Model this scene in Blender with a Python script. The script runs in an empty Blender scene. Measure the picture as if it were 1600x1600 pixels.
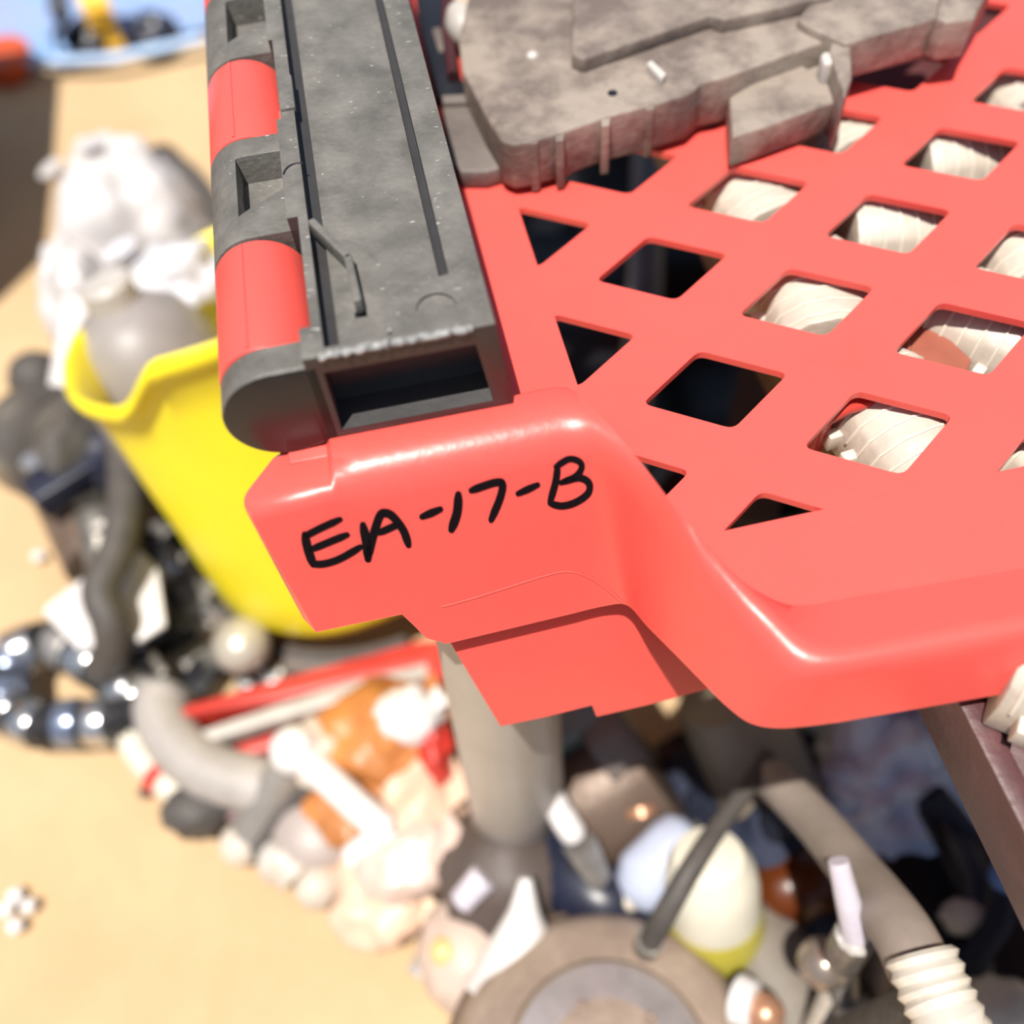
import bpy, bmesh, math, random
import numpy as np
from mathutils import Vector, Matrix, noise
random.seed(7)
SC = bpy.context.scene
COL = SC.collection
# ------------------------------------------------------------------ camera, sky, sun, exposure
F = 1500.0                                   # focal length in pixels of the 1600 px frame
CAM = np.array([0.0, 0.0, 0.75])
_d1 = np.array([-570., -2200., F]); _d1 /= np.linalg.norm(_d1)
_d2 = np.array([21300., -4496., F]); _d2 -= _d2.dot(_d1) * _d1; _d2 /= np.linalg.norm(_d2)
R = np.array([_d2, _d1, -np.cross(_d1, _d2)])   # camera axes (right, down, forward) in world
cd = bpy.data.cameras.new('camera')
cam = bpy.data.objects.new('camera', cd); COL.objects.link(cam)
cam.matrix_world = Matrix([[R[i][0], -R[i][1], -R[i][2], CAM[i]] for i in range(3)] + [[0, 0, 0, 1]])
cd.sensor_width = 36; cd.lens = 36 * F / 1600; cd.clip_start = 0.01
cd.dof.use_dof = True; cd.dof.focus_distance = 0.352; cd.dof.aperture_fstop = 3.5
SC.camera = cam

SUN_DIR = Vector((-0.15, -0.20, 0.97)).normalized()          # towards the sun
sd = bpy.data.lights.new('sun', 'SUN'); sd.energy = 5.2; sd.angle = 0.009; sd.color = (1.0, 0.95, 0.87)
so = bpy.data.objects.new('sun', sd); COL.objects.link(so)
so.rotation_euler = SUN_DIR.to_track_quat('Z', 'Y').to_euler(); so.location = (0, 0, 3)
wd = bpy.data.worlds.new('sky'); SC.world = wd; wd.use_nodes = True
wn = wd.node_tree.nodes; wl = wd.node_tree.links
bg = wn['Background']; sky = wn.new('ShaderNodeTexSky'); sky.sky_type = 'NISHITA'
sky.sun_disc = False; sky.sun_elevation = math.asin(SUN_DIR.z); sky.sun_rotation = math.atan2(SUN_DIR.x, SUN_DIR.y)
sky.air_density = 1.0; sky.dust_density = 2.0; sky.ozone_density = 1.0
wl.new(sky.outputs[0], bg.inputs[0]); bg.inputs[1].default_value = 0.07
SC.view_settings.view_transform = 'Standard'; SC.view_settings.look = 'None'
SC.view_settings.gamma = 1; SC.view_settings.use_curve_mapping = False
SC.view_settings.exposure = 0.32


# ------------------------------------------------------------------ helpers
def W(x, y, h):
    """The point at height h seen at photograph pixel (x, y)."""
    r = R @ np.array([(x - 800) / F, (y - 800) / F, 1.0])
    return Vector(CAM + r * ((h - CAM[2]) / r[2]))


def WY(x, y, Y):
    """The point on the vertical plane at world Y seen at pixel (x, y)."""
    r = R @ np.array([(x - 800) / F, (y - 800) / F, 1.0])
    return Vector(CAM + r * ((Y - CAM[1]) / r[1]))


PN = Vector((0, -0.92, 0.39)).normalized()
def WP(x, y, d=0.0, P0=Vector((0, 0.1900, 0.4930))):
    """Pixel (x, y) on the leaning front face of the crate rim, d metres proud of it."""
    r = Vector(R @ np.array([(x - 800) / F, (y - 800) / F, 1.0])); c = Vector(CAM)
    return c + r * ((P0 + PN * d - c).dot(PN) / r.dot(PN))


MATS = {}
def mat(name, c, rough=0.5, metal=0.0, var=0.12, scale=30.0, bump=0.0, bscale=200.0, c2=None, spec=0.5, sss=0.0, trans=0.0, coat=0.0):
    if name in MATS: return MATS[name]
    m = bpy.data.materials.new(name); m.use_nodes = True
    n = m.node_tree.nodes; l = m.node_tree.links; b = n['Principled BSDF']
    tc = n.new('ShaderNodeTexCoord')
    nz = n.new('ShaderNodeTexNoise'); nz.inputs['Scale'].default_value = scale; nz.inputs['Detail'].default_value = 6
    nz.inputs['Roughness'].default_value = 0.65
    l.new(tc.outputs['Object'], nz.inputs['Vector'])
    rp = n.new('ShaderNodeValToRGB'); rp.color_ramp.elements[0].position = 0.35; rp.color_ramp.elements[1].position = 0.68
    d = c2 if c2 else tuple(max(0, x * (1 - var * 2)) for x in c)
    rp.color_ramp.elements[0].color = (*d, 1); rp.color_ramp.elements[1].color = (*c, 1)
    l.new(nz.outputs['Fac'], rp.inputs[0]); l.new(rp.outputs[0], b.inputs['Base Color'])
    b.inputs['Roughness'].default_value = rough; b.inputs['Metallic'].default_value = metal
    b.inputs['Specular IOR Level'].default_value = spec
    b.inputs['Transmission Weight'].default_value = trans
    b.inputs['Coat Weight'].default_value = coat
    if sss:
        b.inputs['Subsurface Weight'].default_value = sss; b.inputs['Subsurface Scale'].default_value = 0.01
        b.inputs['Subsurface Radius'].default_value = (1.0, 0.35, 0.3)
    if bump:
        nb = n.new('ShaderNodeTexNoise'); nb.inputs['Scale'].default_value = bscale; nb.inputs['Detail'].default_value = 4
        l.new(tc.outputs['Object'], nb.inputs['Vector'])
        bp = n.new('ShaderNodeBump'); bp.inputs['Strength'].default_value = bump; bp.inputs['Distance'].default_value = 0.002
        l.new(nb.outputs['Fac'], bp.inputs['Height']); l.new(bp.outputs[0], b.inputs['Normal'])
    MATS[name] = m
    return m


def worn(name, c, edge, rough=0.5, specks=True):
    """Scuffed black plastic: dust clouds plus short pale scratches."""
    if name in MATS: return MATS[name]
    m = mat(name, c, rough, c2=tuple(x * 0.55 for x in c), scale=55, bump=0.25, bscale=420)
    n = m.node_tree.nodes; l = m.node_tree.links; b = n['Principled BSDF']
    src = b.inputs['Base Color'].links[0].from_socket
    tc = n.new('ShaderNodeTexCoord'); mp = n.new('ShaderNodeMapping')
    mp.inputs['Rotation'].default_value = (0, 0, 0.9); mp.inputs['Scale'].default_value = (260, 1100, 600)
    l.new(tc.outputs['Object'], mp.inputs[0])
    nz = n.new('ShaderNodeTexNoise'); nz.inputs['Scale'].default_value = 1.0; nz.inputs['Detail'].default_value = 1
    l.new(mp.outputs[0], nz.inputs['Vector'])
    rp = n.new('ShaderNodeValToRGB'); rp.color_ramp.elements[0].position = 0.74; rp.color_ramp.elements[1].position = 0.79
    l.new(nz.outputs['Fac'], rp.inputs[0])
    mx = n.new('ShaderNodeMix'); mx.data_type = 'RGBA'; mx.inputs['B'].default_value = (*edge, 1)
    l.new(rp.outputs[0], mx.inputs['Factor']); l.new(src, mx.inputs['A']); l.new(mx.outputs['Result'], b.inputs['Base Color'])
    return m


def tag(o, label=None, cat=None, group=None, kind=None):
    if label: o['label'] = label
    if cat: o['category'] = cat
    if group: o['group'] = group
    if kind: o['kind'] = kind
    return o


def thing(name, loc, label, cat, group=None):
    o = bpy.data.objects.new(name, None); o.location = loc; o.empty_display_size = 0.02
    COL.objects.link(o); return tag(o, label, cat, group)


def off(o):
    v = Vector((0, 0, 0))
    while o is not None:
        v += Vector(o.location); o = o.parent
    return v


def link(name, bm, m, parent=None, smooth=True, bevel=0.0, seg=2, angle=40):
    """One bmesh in world coordinates becomes one object; its origin is its parent's base."""
    bmesh.ops.recalc_face_normals(bm, faces=bm.faces)
    if parent is None:
        lo = Vector((1e9,) * 3); hi = Vector((-1e9,) * 3)
        for v in bm.verts:
            for i in range(3): lo[i] = min(lo[i], v.co[i]); hi[i] = max(hi[i], v.co[i])
        o0 = Vector(((lo.x + hi.x) / 2, (lo.y + hi.y) / 2, lo.z))
    else:
        o0 = off(parent)
    for v in bm.verts: v.co -= o0
    me = bpy.data.meshes.new(name); bm.to_mesh(me); bm.free()
    o = bpy.data.objects.new(name, me); COL.objects.link(o)
    if parent is None: o.location = o0
    else: o.parent = parent
    me.materials.append(m)
    if smooth:
        for p in me.polygons: p.use_smooth = True
    if bevel:
        md = o.modifiers.new('bevel', 'BEVEL'); md.width = bevel; md.segments = seg; md.limit_method = 'ANGLE'; md.angle_limit = math.radians(30)
        md.harden_normals = False
    if smooth:
        md = o.modifiers.new('wn', 'EDGE_SPLIT'); md.split_angle = math.radians(angle)
    return o


def add_box(bm, c, s, rot=None):
    r = bmesh.ops.create_cube(bm, size=1.0)
    M = Matrix.Translation(c) @ (rot.to_4x4() if rot else Matrix.Identity(4)) @ Matrix.Diagonal((s[0], s[1], s[2], 1))
    bmesh.ops.transform(bm, matrix=M, verts=r['verts']); return r['verts']


def add_cyl(bm, p, q, r1, r2=None, seg=20):
    p = Vector(p); q = Vector(q); d = q - p; r2 = r1 if r2 is None else r2
    r = bmesh.ops.create_cone(bm, cap_ends=True, segments=seg, radius1=r1, radius2=r2, depth=d.length)
    M = Matrix.Translation((p + q) / 2) @ d.to_track_quat('Z', 'Y').to_matrix().to_4x4()
    bmesh.ops.transform(bm, matrix=M, verts=r['verts']); return r['verts']


def add_ball(bm, c, r, sub=3, amp=0.0, freq=4.0, seed=0, rot=None):
    s = bmesh.ops.create_icosphere(bm, subdivisions=sub, radius=1.0)
    rr = r if hasattr(r, '__len__') else (r, r, r)
    for v in s['verts']:
        k = 1.0
        if amp:
            k += amp * (noise.noise(v.co * freq + Vector((seed, seed * 1.7, 3))) + 0.5 * noise.noise(v.co * freq * 2.3 + Vector((seed, 5, seed))))
        co = Vector((v.co.x * rr[0], v.co.y * rr[1], v.co.z * rr[2])) * k
        if rot: co = rot @ co
        v.co = co + Vector(c)
    return s['verts']


def add_tube(bm, pts, r, seg=10, closed=False, ripple=0.0, nr=0):
    pts = [Vector(p) for p in pts]; n = len(pts); rings = []
    rf = r if callable(r) else (lambda t: r)
    up = Vector((0.13, 0.21, 0.97)); prev = None
    for i, p in enumerate(pts):
        a = pts[(i - 1) % n] if (closed or i > 0) else p
        b = pts[(i + 1) % n] if (closed or i < n - 1) else p
        t = (b - a).normalized()
        if prev is None: nv = t.cross(up).normalized() if abs(t.dot(up)) < 0.98 else t.cross(Vector((1, 0, 0))).normalized()
        else: nv = (prev - t * prev.dot(t)).normalized()
        prev = nv; bv = t.cross(nv); rad = rf(i / max(1, n - 1))
        if ripple: rad *= 1 + ripple * (i % 2)
        rings.append([bm.verts.new(p + rad * (math.cos(2 * math.pi * k / seg) * nv + math.sin(2 * math.pi * k / seg) * bv)) for k in range(seg)])
    m = n if closed else n - 1
    for i in range(m):
        A = rings[i]; B = rings[(i + 1) % n]
        for k in range(seg):
            bm.faces.new((A[k], A[(k + 1) % seg], B[(k + 1) % seg], B[k]))
    if not closed:
        bm.faces.new(rings[0][::-1]); bm.faces.new(rings[-1])


def spline(pts, k=8, closed=False):
    pts = [Vector(p) for p in pts]; n = len(pts); out = []
    for i in range(n if closed else n - 1):
        g = (lambda j: pts[j % n]) if closed else (lambda j: pts[min(max(j, 0), n - 1)])
        p0, p1, p2, p3 = g(i - 1), g(i), g(i + 1), g(i + 2)
        for s in range(k):
            t = s / k
            out.append(0.5 * ((2 * p1) + (p2 - p0) * t + (2 * p0 - 5 * p1 + 4 * p2 - p3) * t * t + (3 * p1 - p0 - 3 * p2 + p3) * t ** 3))
    if not closed: out.append(pts[-1])
    return out


def add_prism(bm, top, d):
    """A closed solid between the polygon top and the same polygon moved by d."""
    d = Vector(d); a = [bm.verts.new(Vector(p)) for p in top]; b = [bm.verts.new(Vector(p) + d) for p in top]; n = len(a)
    bm.faces.new(a); bm.faces.new(b[::-1])
    for i in range(n): bm.faces.new((a[i], b[i], b[(i + 1) % n], a[(i + 1) % n]))


def add_lathe(bm, prof, M, seg=40, wob=None, cap0=True, cap1=True):
    rings = []
    for j, (r, z) in enumerate(prof):
        ring = []
        for k in range(seg):
            t = 2 * math.pi * k / seg
            rr = r * (1 + (wob(t, j) if wob else 0)); ring.append(bm.verts.new(M @ Vector((rr * math.cos(t), rr * math.sin(t), z + (wob(t + 9, j) * 0.06 if wob else 0)))))
        rings.append(ring)
    for A, B in zip(rings, rings[1:]):
        for k in range(seg): bm.faces.new((A[k], A[(k + 1) % seg], B[(k + 1) % seg], B[k]))
    if cap0: bm.faces.new(rings[0][::-1])
    if cap1: bm.faces.new(rings[-1])


def axis(p, d):
    return Matrix.Translation(p) @ Vector(d).to_track_quat('Z', 'Y').to_matrix().to_4x4()


def BM(): return bmesh.new()


def cut(o, cutters, op='DIFFERENCE'):
    """Carve the cutter bmeshes out of object o (mesh result, no modifier left behind)."""
    tmp = []
    for bmc in cutters:
        bmesh.ops.recalc_face_normals(bmc, faces=bmc.faces)
        o0 = off(o) if o.parent is None else off(o.parent)
        for v in bmc.verts: v.co -= o0
        me = bpy.data.meshes.new('cut'); bmc.to_mesh(me); bmc.free()
        c = bpy.data.objects.new('cut', me); COL.objects.link(c); c.location = o0
        md = o.modifiers.new('b', 'BOOLEAN'); md.operation = op; md.object = c; md.solver = 'EXACT'; tmp.append(c)
    bpy.context.view_layer.update()
    dg = bpy.context.evaluated_depsgraph_get()
    me = bpy.data.meshes.new_from_object(o.evaluated_get(dg))
    old = o.data; o.modifiers.clear(); o.data = me
    for c in tmp: bpy.data.objects.remove(c)
    return o


def finish(o, bevel=0.0, smooth=True, angle=35, seg=2):
    if bevel:
        md = o.modifiers.new('bevel', 'BEVEL'); md.width = bevel; md.segments = seg; md.limit_method = 'ANGLE'; md.angle_limit = math.radians(28)
    if smooth:
        for p in o.data.polygons: p.use_smooth = True
        md = o.modifiers.new('es', 'EDGE_SPLIT'); md.split_angle = math.radians(angle)
    return o


# ------------------------------------------------------------------ materials
RED = mat('red_plastic', (0.84, 0.103, 0.085), 0.34, var=0.04, scale=14, bump=0.06, bscale=300, sss=0.15)
INK = mat('marker_ink', (0.004, 0.002, 0.004), 0.6, var=0.1, spec=0.15)
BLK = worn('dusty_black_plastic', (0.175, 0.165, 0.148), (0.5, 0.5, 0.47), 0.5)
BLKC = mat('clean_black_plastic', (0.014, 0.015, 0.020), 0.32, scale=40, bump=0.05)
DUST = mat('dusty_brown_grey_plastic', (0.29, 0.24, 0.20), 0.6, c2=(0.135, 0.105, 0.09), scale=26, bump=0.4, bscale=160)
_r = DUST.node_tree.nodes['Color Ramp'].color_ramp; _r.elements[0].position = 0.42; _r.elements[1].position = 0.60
DUSTD = mat('dark_grey_plastic', (0.17, 0.145, 0.13), 0.6, c2=(0.11, 0.09, 0.08), scale=25, bump=0.3)  # plain darker grey, own colour of the plate and clip
WHT = mat('white_plastic', (0.72, 0.69, 0.68), 0.4, var=0.05, scale=12)
BAG = mat('white_bag_film', (0.64, 0.615, 0.61), 0.35, var=0.08, scale=9, bump=0.3, bscale=40, sss=0.1)
IVORY = mat('ivory_plastic', (0.62, 0.545, 0.46), 0.45, var=0.14, scale=30, bump=0.2)
YEL = mat('yellow_plastic', (0.93, 0.78, 0.02), 0.42, var=0.05, scale=8, sss=0.1)
MAROON = mat('maroon_paint', (0.105, 0.035, 0.036), 0.45, var=0.2, scale=30, bump=0.15)
GREY = mat('grey_metal', (0.36, 0.34, 0.32), 0.42, 0.5, var=0.25, scale=60, bump=0.2)
DGREY = mat('dark_rubber', (0.085, 0.075, 0.068), 0.6, var=0.2, scale=50, bump=0.3)
CHROME = mat('bright_metal', (0.66, 0.66, 0.66), 0.22, 0.9, var=0.1, scale=60)
STEEL = mat('dull_steel', (0.30, 0.28, 0.25), 0.4, 0.6, var=0.3, scale=40, bump=0.3)
BLUEBLK = mat('blue_black_plastic', (0.018, 0.022, 0.045), 0.35, var=0.2)
ORANGE = mat('orange_film', (0.66, 0.25, 0.07), 0.4, var=0.25, scale=20, bump=0.4, bscale=60)
PEACH = mat('peach_film', (0.76, 0.52, 0.38), 0.45, var=0.12, scale=18, bump=0.3, bscale=60)
REDB = mat('red_box_plastic', (0.62, 0.05, 0.035), 0.4, var=0.15, scale=20)
PALE = mat('pale_grey_plastic', (0.56, 0.525, 0.485), 0.45, var=0.12, scale=30)
BROWN = mat('rusty_brown_metal', (0.145, 0.105, 0.082), 0.45, 0.3, c2=(0.13, 0.085, 0.06), scale=30, bump=0.3)
TARP = mat('light_blue_tarp', (0.38, 0.62, 0.92), 0.45, c2=(0.54, 0.62, 0.88), scale=6, bump=0.2, bscale=30)
STRAP = mat('yellow_strap_webbing', (0.92, 0.55, 0.05), 0.6, var=0.08)
CARD = mat('brown_cardboard', (0.36, 0.22, 0.11), 0.8, var=0.12, scale=10)
CLEARB = mat('pale_blue_film', (0.86, 0.92, 0.98), 0.25, c2=(0.42, 0.55, 0.85), scale=20, bump=0.4, bscale=60)
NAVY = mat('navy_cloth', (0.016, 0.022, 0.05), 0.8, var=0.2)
AMBER = mat('amber_plastic', (0.10, 0.022, 0.003), 0.3)
CREAM = mat('cream_plastic', (0.72, 0.68, 0.56), 0.4, var=0.06)
OLIVE = mat('translucent_yellow_green', (0.52, 0.46, 0.07), 0.35, var=0.1)

# ground: packed tan earth
gm = mat('tan_earth', (0.56, 0.40, 0.23), 0.9, c2=(0.47, 0.325, 0.18), scale=5.0, bump=0.5, bscale=70)
bm = BM()
N = 60
vs = [[bm.verts.new((-2.6 + 5.2 * i / N, -0.8 + 5.0 * j / N, 0.006 * noise.noise(Vector((i * 0.23, j * 0.23, 0))) - 0.006)) for i in range(N + 1)] for j in range(N + 1)]
for j in range(N):
    for i in range(N): bm.faces.new((vs[j][i], vs[j][i + 1], vs[j + 1][i + 1], vs[j + 1][i]))
g = link('floor', bm, gm); tag(g, kind='structure')

# ------------------------------------------------------------------ the red crate
ZL = 0.47
crate = thing('plastic_crate', (0.12, 0.2, 0.435), 'red plastic crate with diamond lattice and black marker code on its corner', 'crate')
bm = BM()
PX, PY, HX, HY = 0.0496, 0.0685, 0.0286, 0.0200
TH = 0.0032
def tile(cx, cy):
    o_ = [(cx + PX, cy), (cx, cy + PY / 2), (cx - PX, cy), (cx, cy - PY / 2)]
    h_ = [(cx + HX, cy), (cx, cy + HY), (cx - HX, cy), (cx, cy - HY)]
    outer, inner = [], []
    K = 4
    for i in range(4):
        a, b, c = Vector(h_[i - 1]), Vector(h_[i]), Vector(h_[(i + 1) % 4])
        f = 0.10
        s, e = b.lerp(a, f), b.lerp(c, f)
        for k in range(K + 1):
            t = k / K; inner.append((1 - t) ** 2 * s + 2 * t * (1 - t) * b + t * t * e)
        A, B, C_ = Vector(o_[i - 1]), Vector(o_[i]), Vector(o_[(i + 1) % 4])
        for k in range(K + 1):
            t = k / K
            outer.append(B.lerp(A, 0.5 * (1 - 2 * t)) if t < 0.5 else B.lerp(C_, 0.5 * (2 * t - 1)))
    n = len(inner)
    T = [bm.verts.new((p.x, p.y, ZL)) for p in inner]; O = [bm.verts.new((p.x, p.y, ZL)) for p in outer]
    Bt = [bm.verts.new((p.x, p.y, ZL - TH)) for p in inner]; OB = [bm.verts.new((p.x, p.y, ZL - TH)) for p in outer]
    for i in range(n):
        j = (i + 1) % n
        bm.faces.new((T[i], T[j], O[j], O[i])); bm.faces.new((Bt[j], Bt[i], OB[i], OB[j])); bm.faces.new((T[j], T[i], Bt[i], Bt[j]))
XL, YL, XR, YR = 0.0597, 0.160, 0.53, 0.74
for i in range(-1, 11):
    for j in range(-2, 10):
        cx = 0.0599 + PX * i; cy = 0.1868 + PY * j + (PY / 2 if i % 2 else 0)
        tile(cx, cy)
for co, no in (((XL, 0, 0), (-1, 0, 0)), ((0, YL, 0), (0, -1, 0)), ((XR, 0, 0), (1, 0, 0)), ((0, YR, 0), (0, 1, 0)), ((0.0655, 0.176, 0), (-0.026, -0.0175, 0))):
    bmesh.ops.bisect_plane(bm, geom=bm.verts[:] + bm.edges[:] + bm.faces[:], plane_co=co, plane_no=no, clear_outer=True)
bmesh.ops.remove_doubles(bm, verts=bm.verts, dist=1e-5)
# solid margins around the pierced field
def slab(x0, x1, y0, y1):
    add_box(bm, ((x0 + x1) / 2, (y0 + y1) / 2, ZL - TH / 2), (x1 - x0, y1 - y0, TH))
slab(-0.045, XL, 0.2005, YR); slab(0.105, XR, 0.118, YL)
add_prism(bm, [(0.0763, YL, ZL), (0.105, YL, ZL), (0.105, 0.118, ZL), (0.0985, 0.124, ZL), (0.083, 0.150, ZL)], (0, 0, -TH))
lat = link('lattice_floor', bm, RED, crate, angle=30)

# rim: inner foot A, inner top B, outer top C, skirt bottom E at each station along the front edge
def V3(*a): return Vector(a)
ST = [  # A, B, C, E
    (V3(-0.050, 0.2135, .470), V3(-0.0505, 0.2135, .4945), V3(-0.0648, 0.1960, .4945), WP(479, 990) + V3(-0.0005, 0.0060, 0.0008)),
    (V3(-0.049, 0.2135, .470), V3(-0.0490, 0.2135, .4955), V3(-0.0625, 0.1905, .4955), WP(494, 988)),
    (V3(-0.040, 0.2135, .470), V3(-0.0405, 0.2135, .4960), V3(-0.0450, 0.1905, .4960), WP(545, 977)),
    (V3(-0.0345, 0.2135, .470), V3(-0.0345, 0.2135, .4965), V3(-0.0345, 0.1905, .4965), WP(585, 969)),
    (V3(-0.0325, 0.2135, .470), V3(-0.0325, 0.2135, .5000), V3(-0.0325, 0.1929, .5000), WP(592, 967.5)),
    (V3(-0.024, 0.2135, .470), V3(-0.0240, 0.2135, .5000), V3(-0.0240, 0.1929, .5000), WP(628, 960)),
    (V3(-0.020, 0.2135, .470), V3(-0.0200, 0.2135, .5000), V3(-0.0200, 0.1929, .5000), WP(646, 977)),
    (V3(-0.015, 0.2135, .470), V3(-0.0150, 0.2135, .5000), V3(-0.0150, 0.1929, .5000), WP(666, 997)),
    (V3(-0.008, 0.2135, .470), V3(-0.0080, 0.2135, .5000), V3(-0.0080, 0.1929, .5000), WP(698, 1006)),
    (V3(0.015, 0.2135, .470), V3(0.0150, 0.2135, .5000), V3(0.0150, 0.1929, .5000), WP(790, 984)),
    (V3(0.040, 0.2135, .470), V3(0.0400, 0.2140, .5000), V3(0.0360, 0.1929, .5000), WP(890, 960)),
    (V3(0.0515, 0.2125, .470), V3(0.0500, 0.2120, .5000), V3(0.0480, 0.1920, .5000), WP(945, 947)),
    (V3(0.0580, 0.2000, .470), V3(0.0565, 0.2000, .5000), V3(0.0560, 0.1840, .4990), W(980, 946, .432)),
    (V3(0.0655, 0.1760, .470), V3(0.0651, 0.1759, .4990), V3(0.0652, 0.1678, .4950), W(1012, 980, .4380)),
    (V3(0.0730, 0.1660, .470), V3(0.0722, 0.1570, .4950), V3(0.0750, 0.1431, .4870), W(1060, 1028, .4450)),
    (V3(0.0830, 0.1500, .470), V3(0.0800, 0.1440, .4875), V3(0.0815, 0.1320, .4830), W(1105, 1074, .4470)),
    (V3(0.0985, 0.1310, .470), V3(0.0895, 0.1290, .4815), V3(0.0876, 0.1190, .4795), W(1138, 1106, .4480)),
    (V3(0.1085, 0.1265, .470), V3(0.0985, 0.1130, .4790), V3(0.0945, 0.1050, .4780), W(1175, 1131, .4490)),
    (V3(0.1230, 0.1258, .470), V3(0.1080, 0.1070, .4785), V3(0.1050, 0.1005, .4780), W(1226, 1138, .4495)),
    (V3(0.1450, 0.1245, .470), V3(0.1280, 0.1055, .4785), V3(0.1260, 0.0992, .4780), W(1310, 1129, .4495)),
    (V3(0.2300, 0.1200, .470), V3(0.2200, 0.1020, .4785), V3(0.2200, 0.0955, .4780), W(1800, 1044, .4495)),
    (V3(0.5300, 0.1200, .470), V3(0.5300, 0.1020, .4785), V3(0.5300, 0.0955, .4780), V3(0.53, 0.083, .4445)),
]
def track(k):
    pts = [Vector(s[k]) for s in ST]
    a = pts[:11]                                           # straight block
    b = spline(pts[10:20], 5)[1:]                           # sweeping corner
    return a + b + pts[20:]
TA, TB, TC, TE = (track(k) for k in range(4))
bm = BM(); rows = []
for iS, (A, B, C_, E_) in enumerate(zip(TA, TB, TC, TE)):
    d = (C_ - B).normalized(); fil = min(0.0105, (C_ - B).length * 0.62); fe = min(0.0125, (E_ - C_).length * 0.28)
    if iS < 4: fil = 0.0050; fe = 0.0050
    P = C_ - d * fil; Q = C_ + (E_ - C_).normalized() * fe
    tg = TC[min(iS + 1, len(TC) - 1)] - TC[max(iS - 1, 0)]; inn = Vector((-tg.y, tg.x, 0)).normalized() * 0.0028
    m1 = A.lerp(B, 0.55) + Vector((0, 0, 0.0)); b0 = B.lerp(A, 0.18); b1 = B.lerp(P, 0.22)
    pr = [A, m1, b0, 0.25 * b0 + 0.5 * B + 0.25 * b1, b1, P]
    for k in range(1, 6):
        t = k / 6; pr.append((1 - t) ** 2 * P + 2 * t * (1 - t) * C_ + t * t * Q)
    pr += [Q, Q.lerp(E_, 0.5), E_.lerp(Q, 0.04), E_, E_ + inn]
    pr.append(A - Vector((0, 0, 0.003)))
    rows.append([bm.verts.new(p) for p in pr])
for r0, r1 in zip(rows, rows[1:]):
    n = len(r0)
    for k in range(n): bm.faces.new((r0[k], r0[(k + 1) % n], r1[(k + 1) % n], r1[k]))
bm.faces.new(rows[0]); bm.faces.new(rows[-1][::-1])
from mathutils.bvhtree import BVHTree
bmesh.ops.recalc_face_normals(bm, faces=bm.faces)
RIMT = BVHTree.FromBMesh(bm)
def on_rim(x, y, d):
    """The rim surface at pixel (x, y), lifted d metres off it."""
    r = Vector(R @ np.array([(x - 800) / F, (y - 800) / F, 1.0])).normalized()
    hit = RIMT.ray_cast(Vector(CAM), r)
    return hit[0] + (hit[1] if hit[1].dot(r) < 0 else -hit[1]) * d
rim = link('front_rim', bm, RED, crate, angle=48)

# lower wall set back under the rim, with a notch in its bottom edge
bm = BM()
LW = Vector((0, 0.1990, 0.4930))
pts = [WP(x, y, 0, LW) for x, y in ((676, 960), (782, 1136), (850, 1122), (925, 1103), (932, 1121), (1010, 1103), (1104, 1078), (1118, 1075), (1075, 1030), (1020, 976), (990, 945), (970, 932), (690, 975))]
add_prism(bm, pts, (0, 0.0035, 0))
link('lower_wall', bm, RED, crate, bevel=0.0012, seg=3)
# side wall and side ledge under the hinge bar
bm = BM()
add_box(bm, (-0.049, 0.47, 0.4475), (0.003, 0.54, 0.095)); add_box(bm, (-0.028, 0.47, 0.482), (0.039, 0.53, 0.0295))
link('side_wall', bm, RED, crate, bevel=0.001)
# moulded step line on the rim face
bm = BM()
step = [on_rim(x, y, 0.0001) for x, y in ((690, 948), (735, 936), (780, 922), (850, 900), (885, 893), (915, 900), (945, 918), (972, 941))]
add_tube(bm, spline(step, 5), 0.00035, 6)
link('mould_line', bm, RED, crate)
# handwriting: flat ribbons of ink on the rim face
def strokes():
    return [
        ([(476, 835), (481, 858), (489, 881)], 13), ([(475, 838), (500, 825), (531, 811)], 10), ([(486, 858), (515, 846), (542, 835)], 10),
        ([(489, 881), (508, 880), (532, 872), (563, 854)], 10),
        ([(567, 820), (572, 846), (575, 873)], 13), ([(574, 873), (583, 836), (593, 806), (602, 801), (614, 807), (630, 828), (638, 851)], 12),
        ([(592, 832), (608, 825), (625, 817)], 10), ([(659, 807), (688, 795)], 11),
        ([(716, 772), (714, 800), (705, 827)], 13), ([(736, 766), (758, 758), (776, 753), (785, 756), (781, 778), (767, 812)], 11),
        ([(809, 771), (840, 757)], 10), ([(871, 727), (868, 752), (859, 784)], 10),
        ([(868, 729), (888, 717), (904, 720), (909, 730), (899, 744), (876, 754)], 9),
        ([(878, 753), (904, 746), (920, 754), (919, 770), (900, 784), (878, 790), (859, 786)], 10)]
bm = BM()
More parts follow.
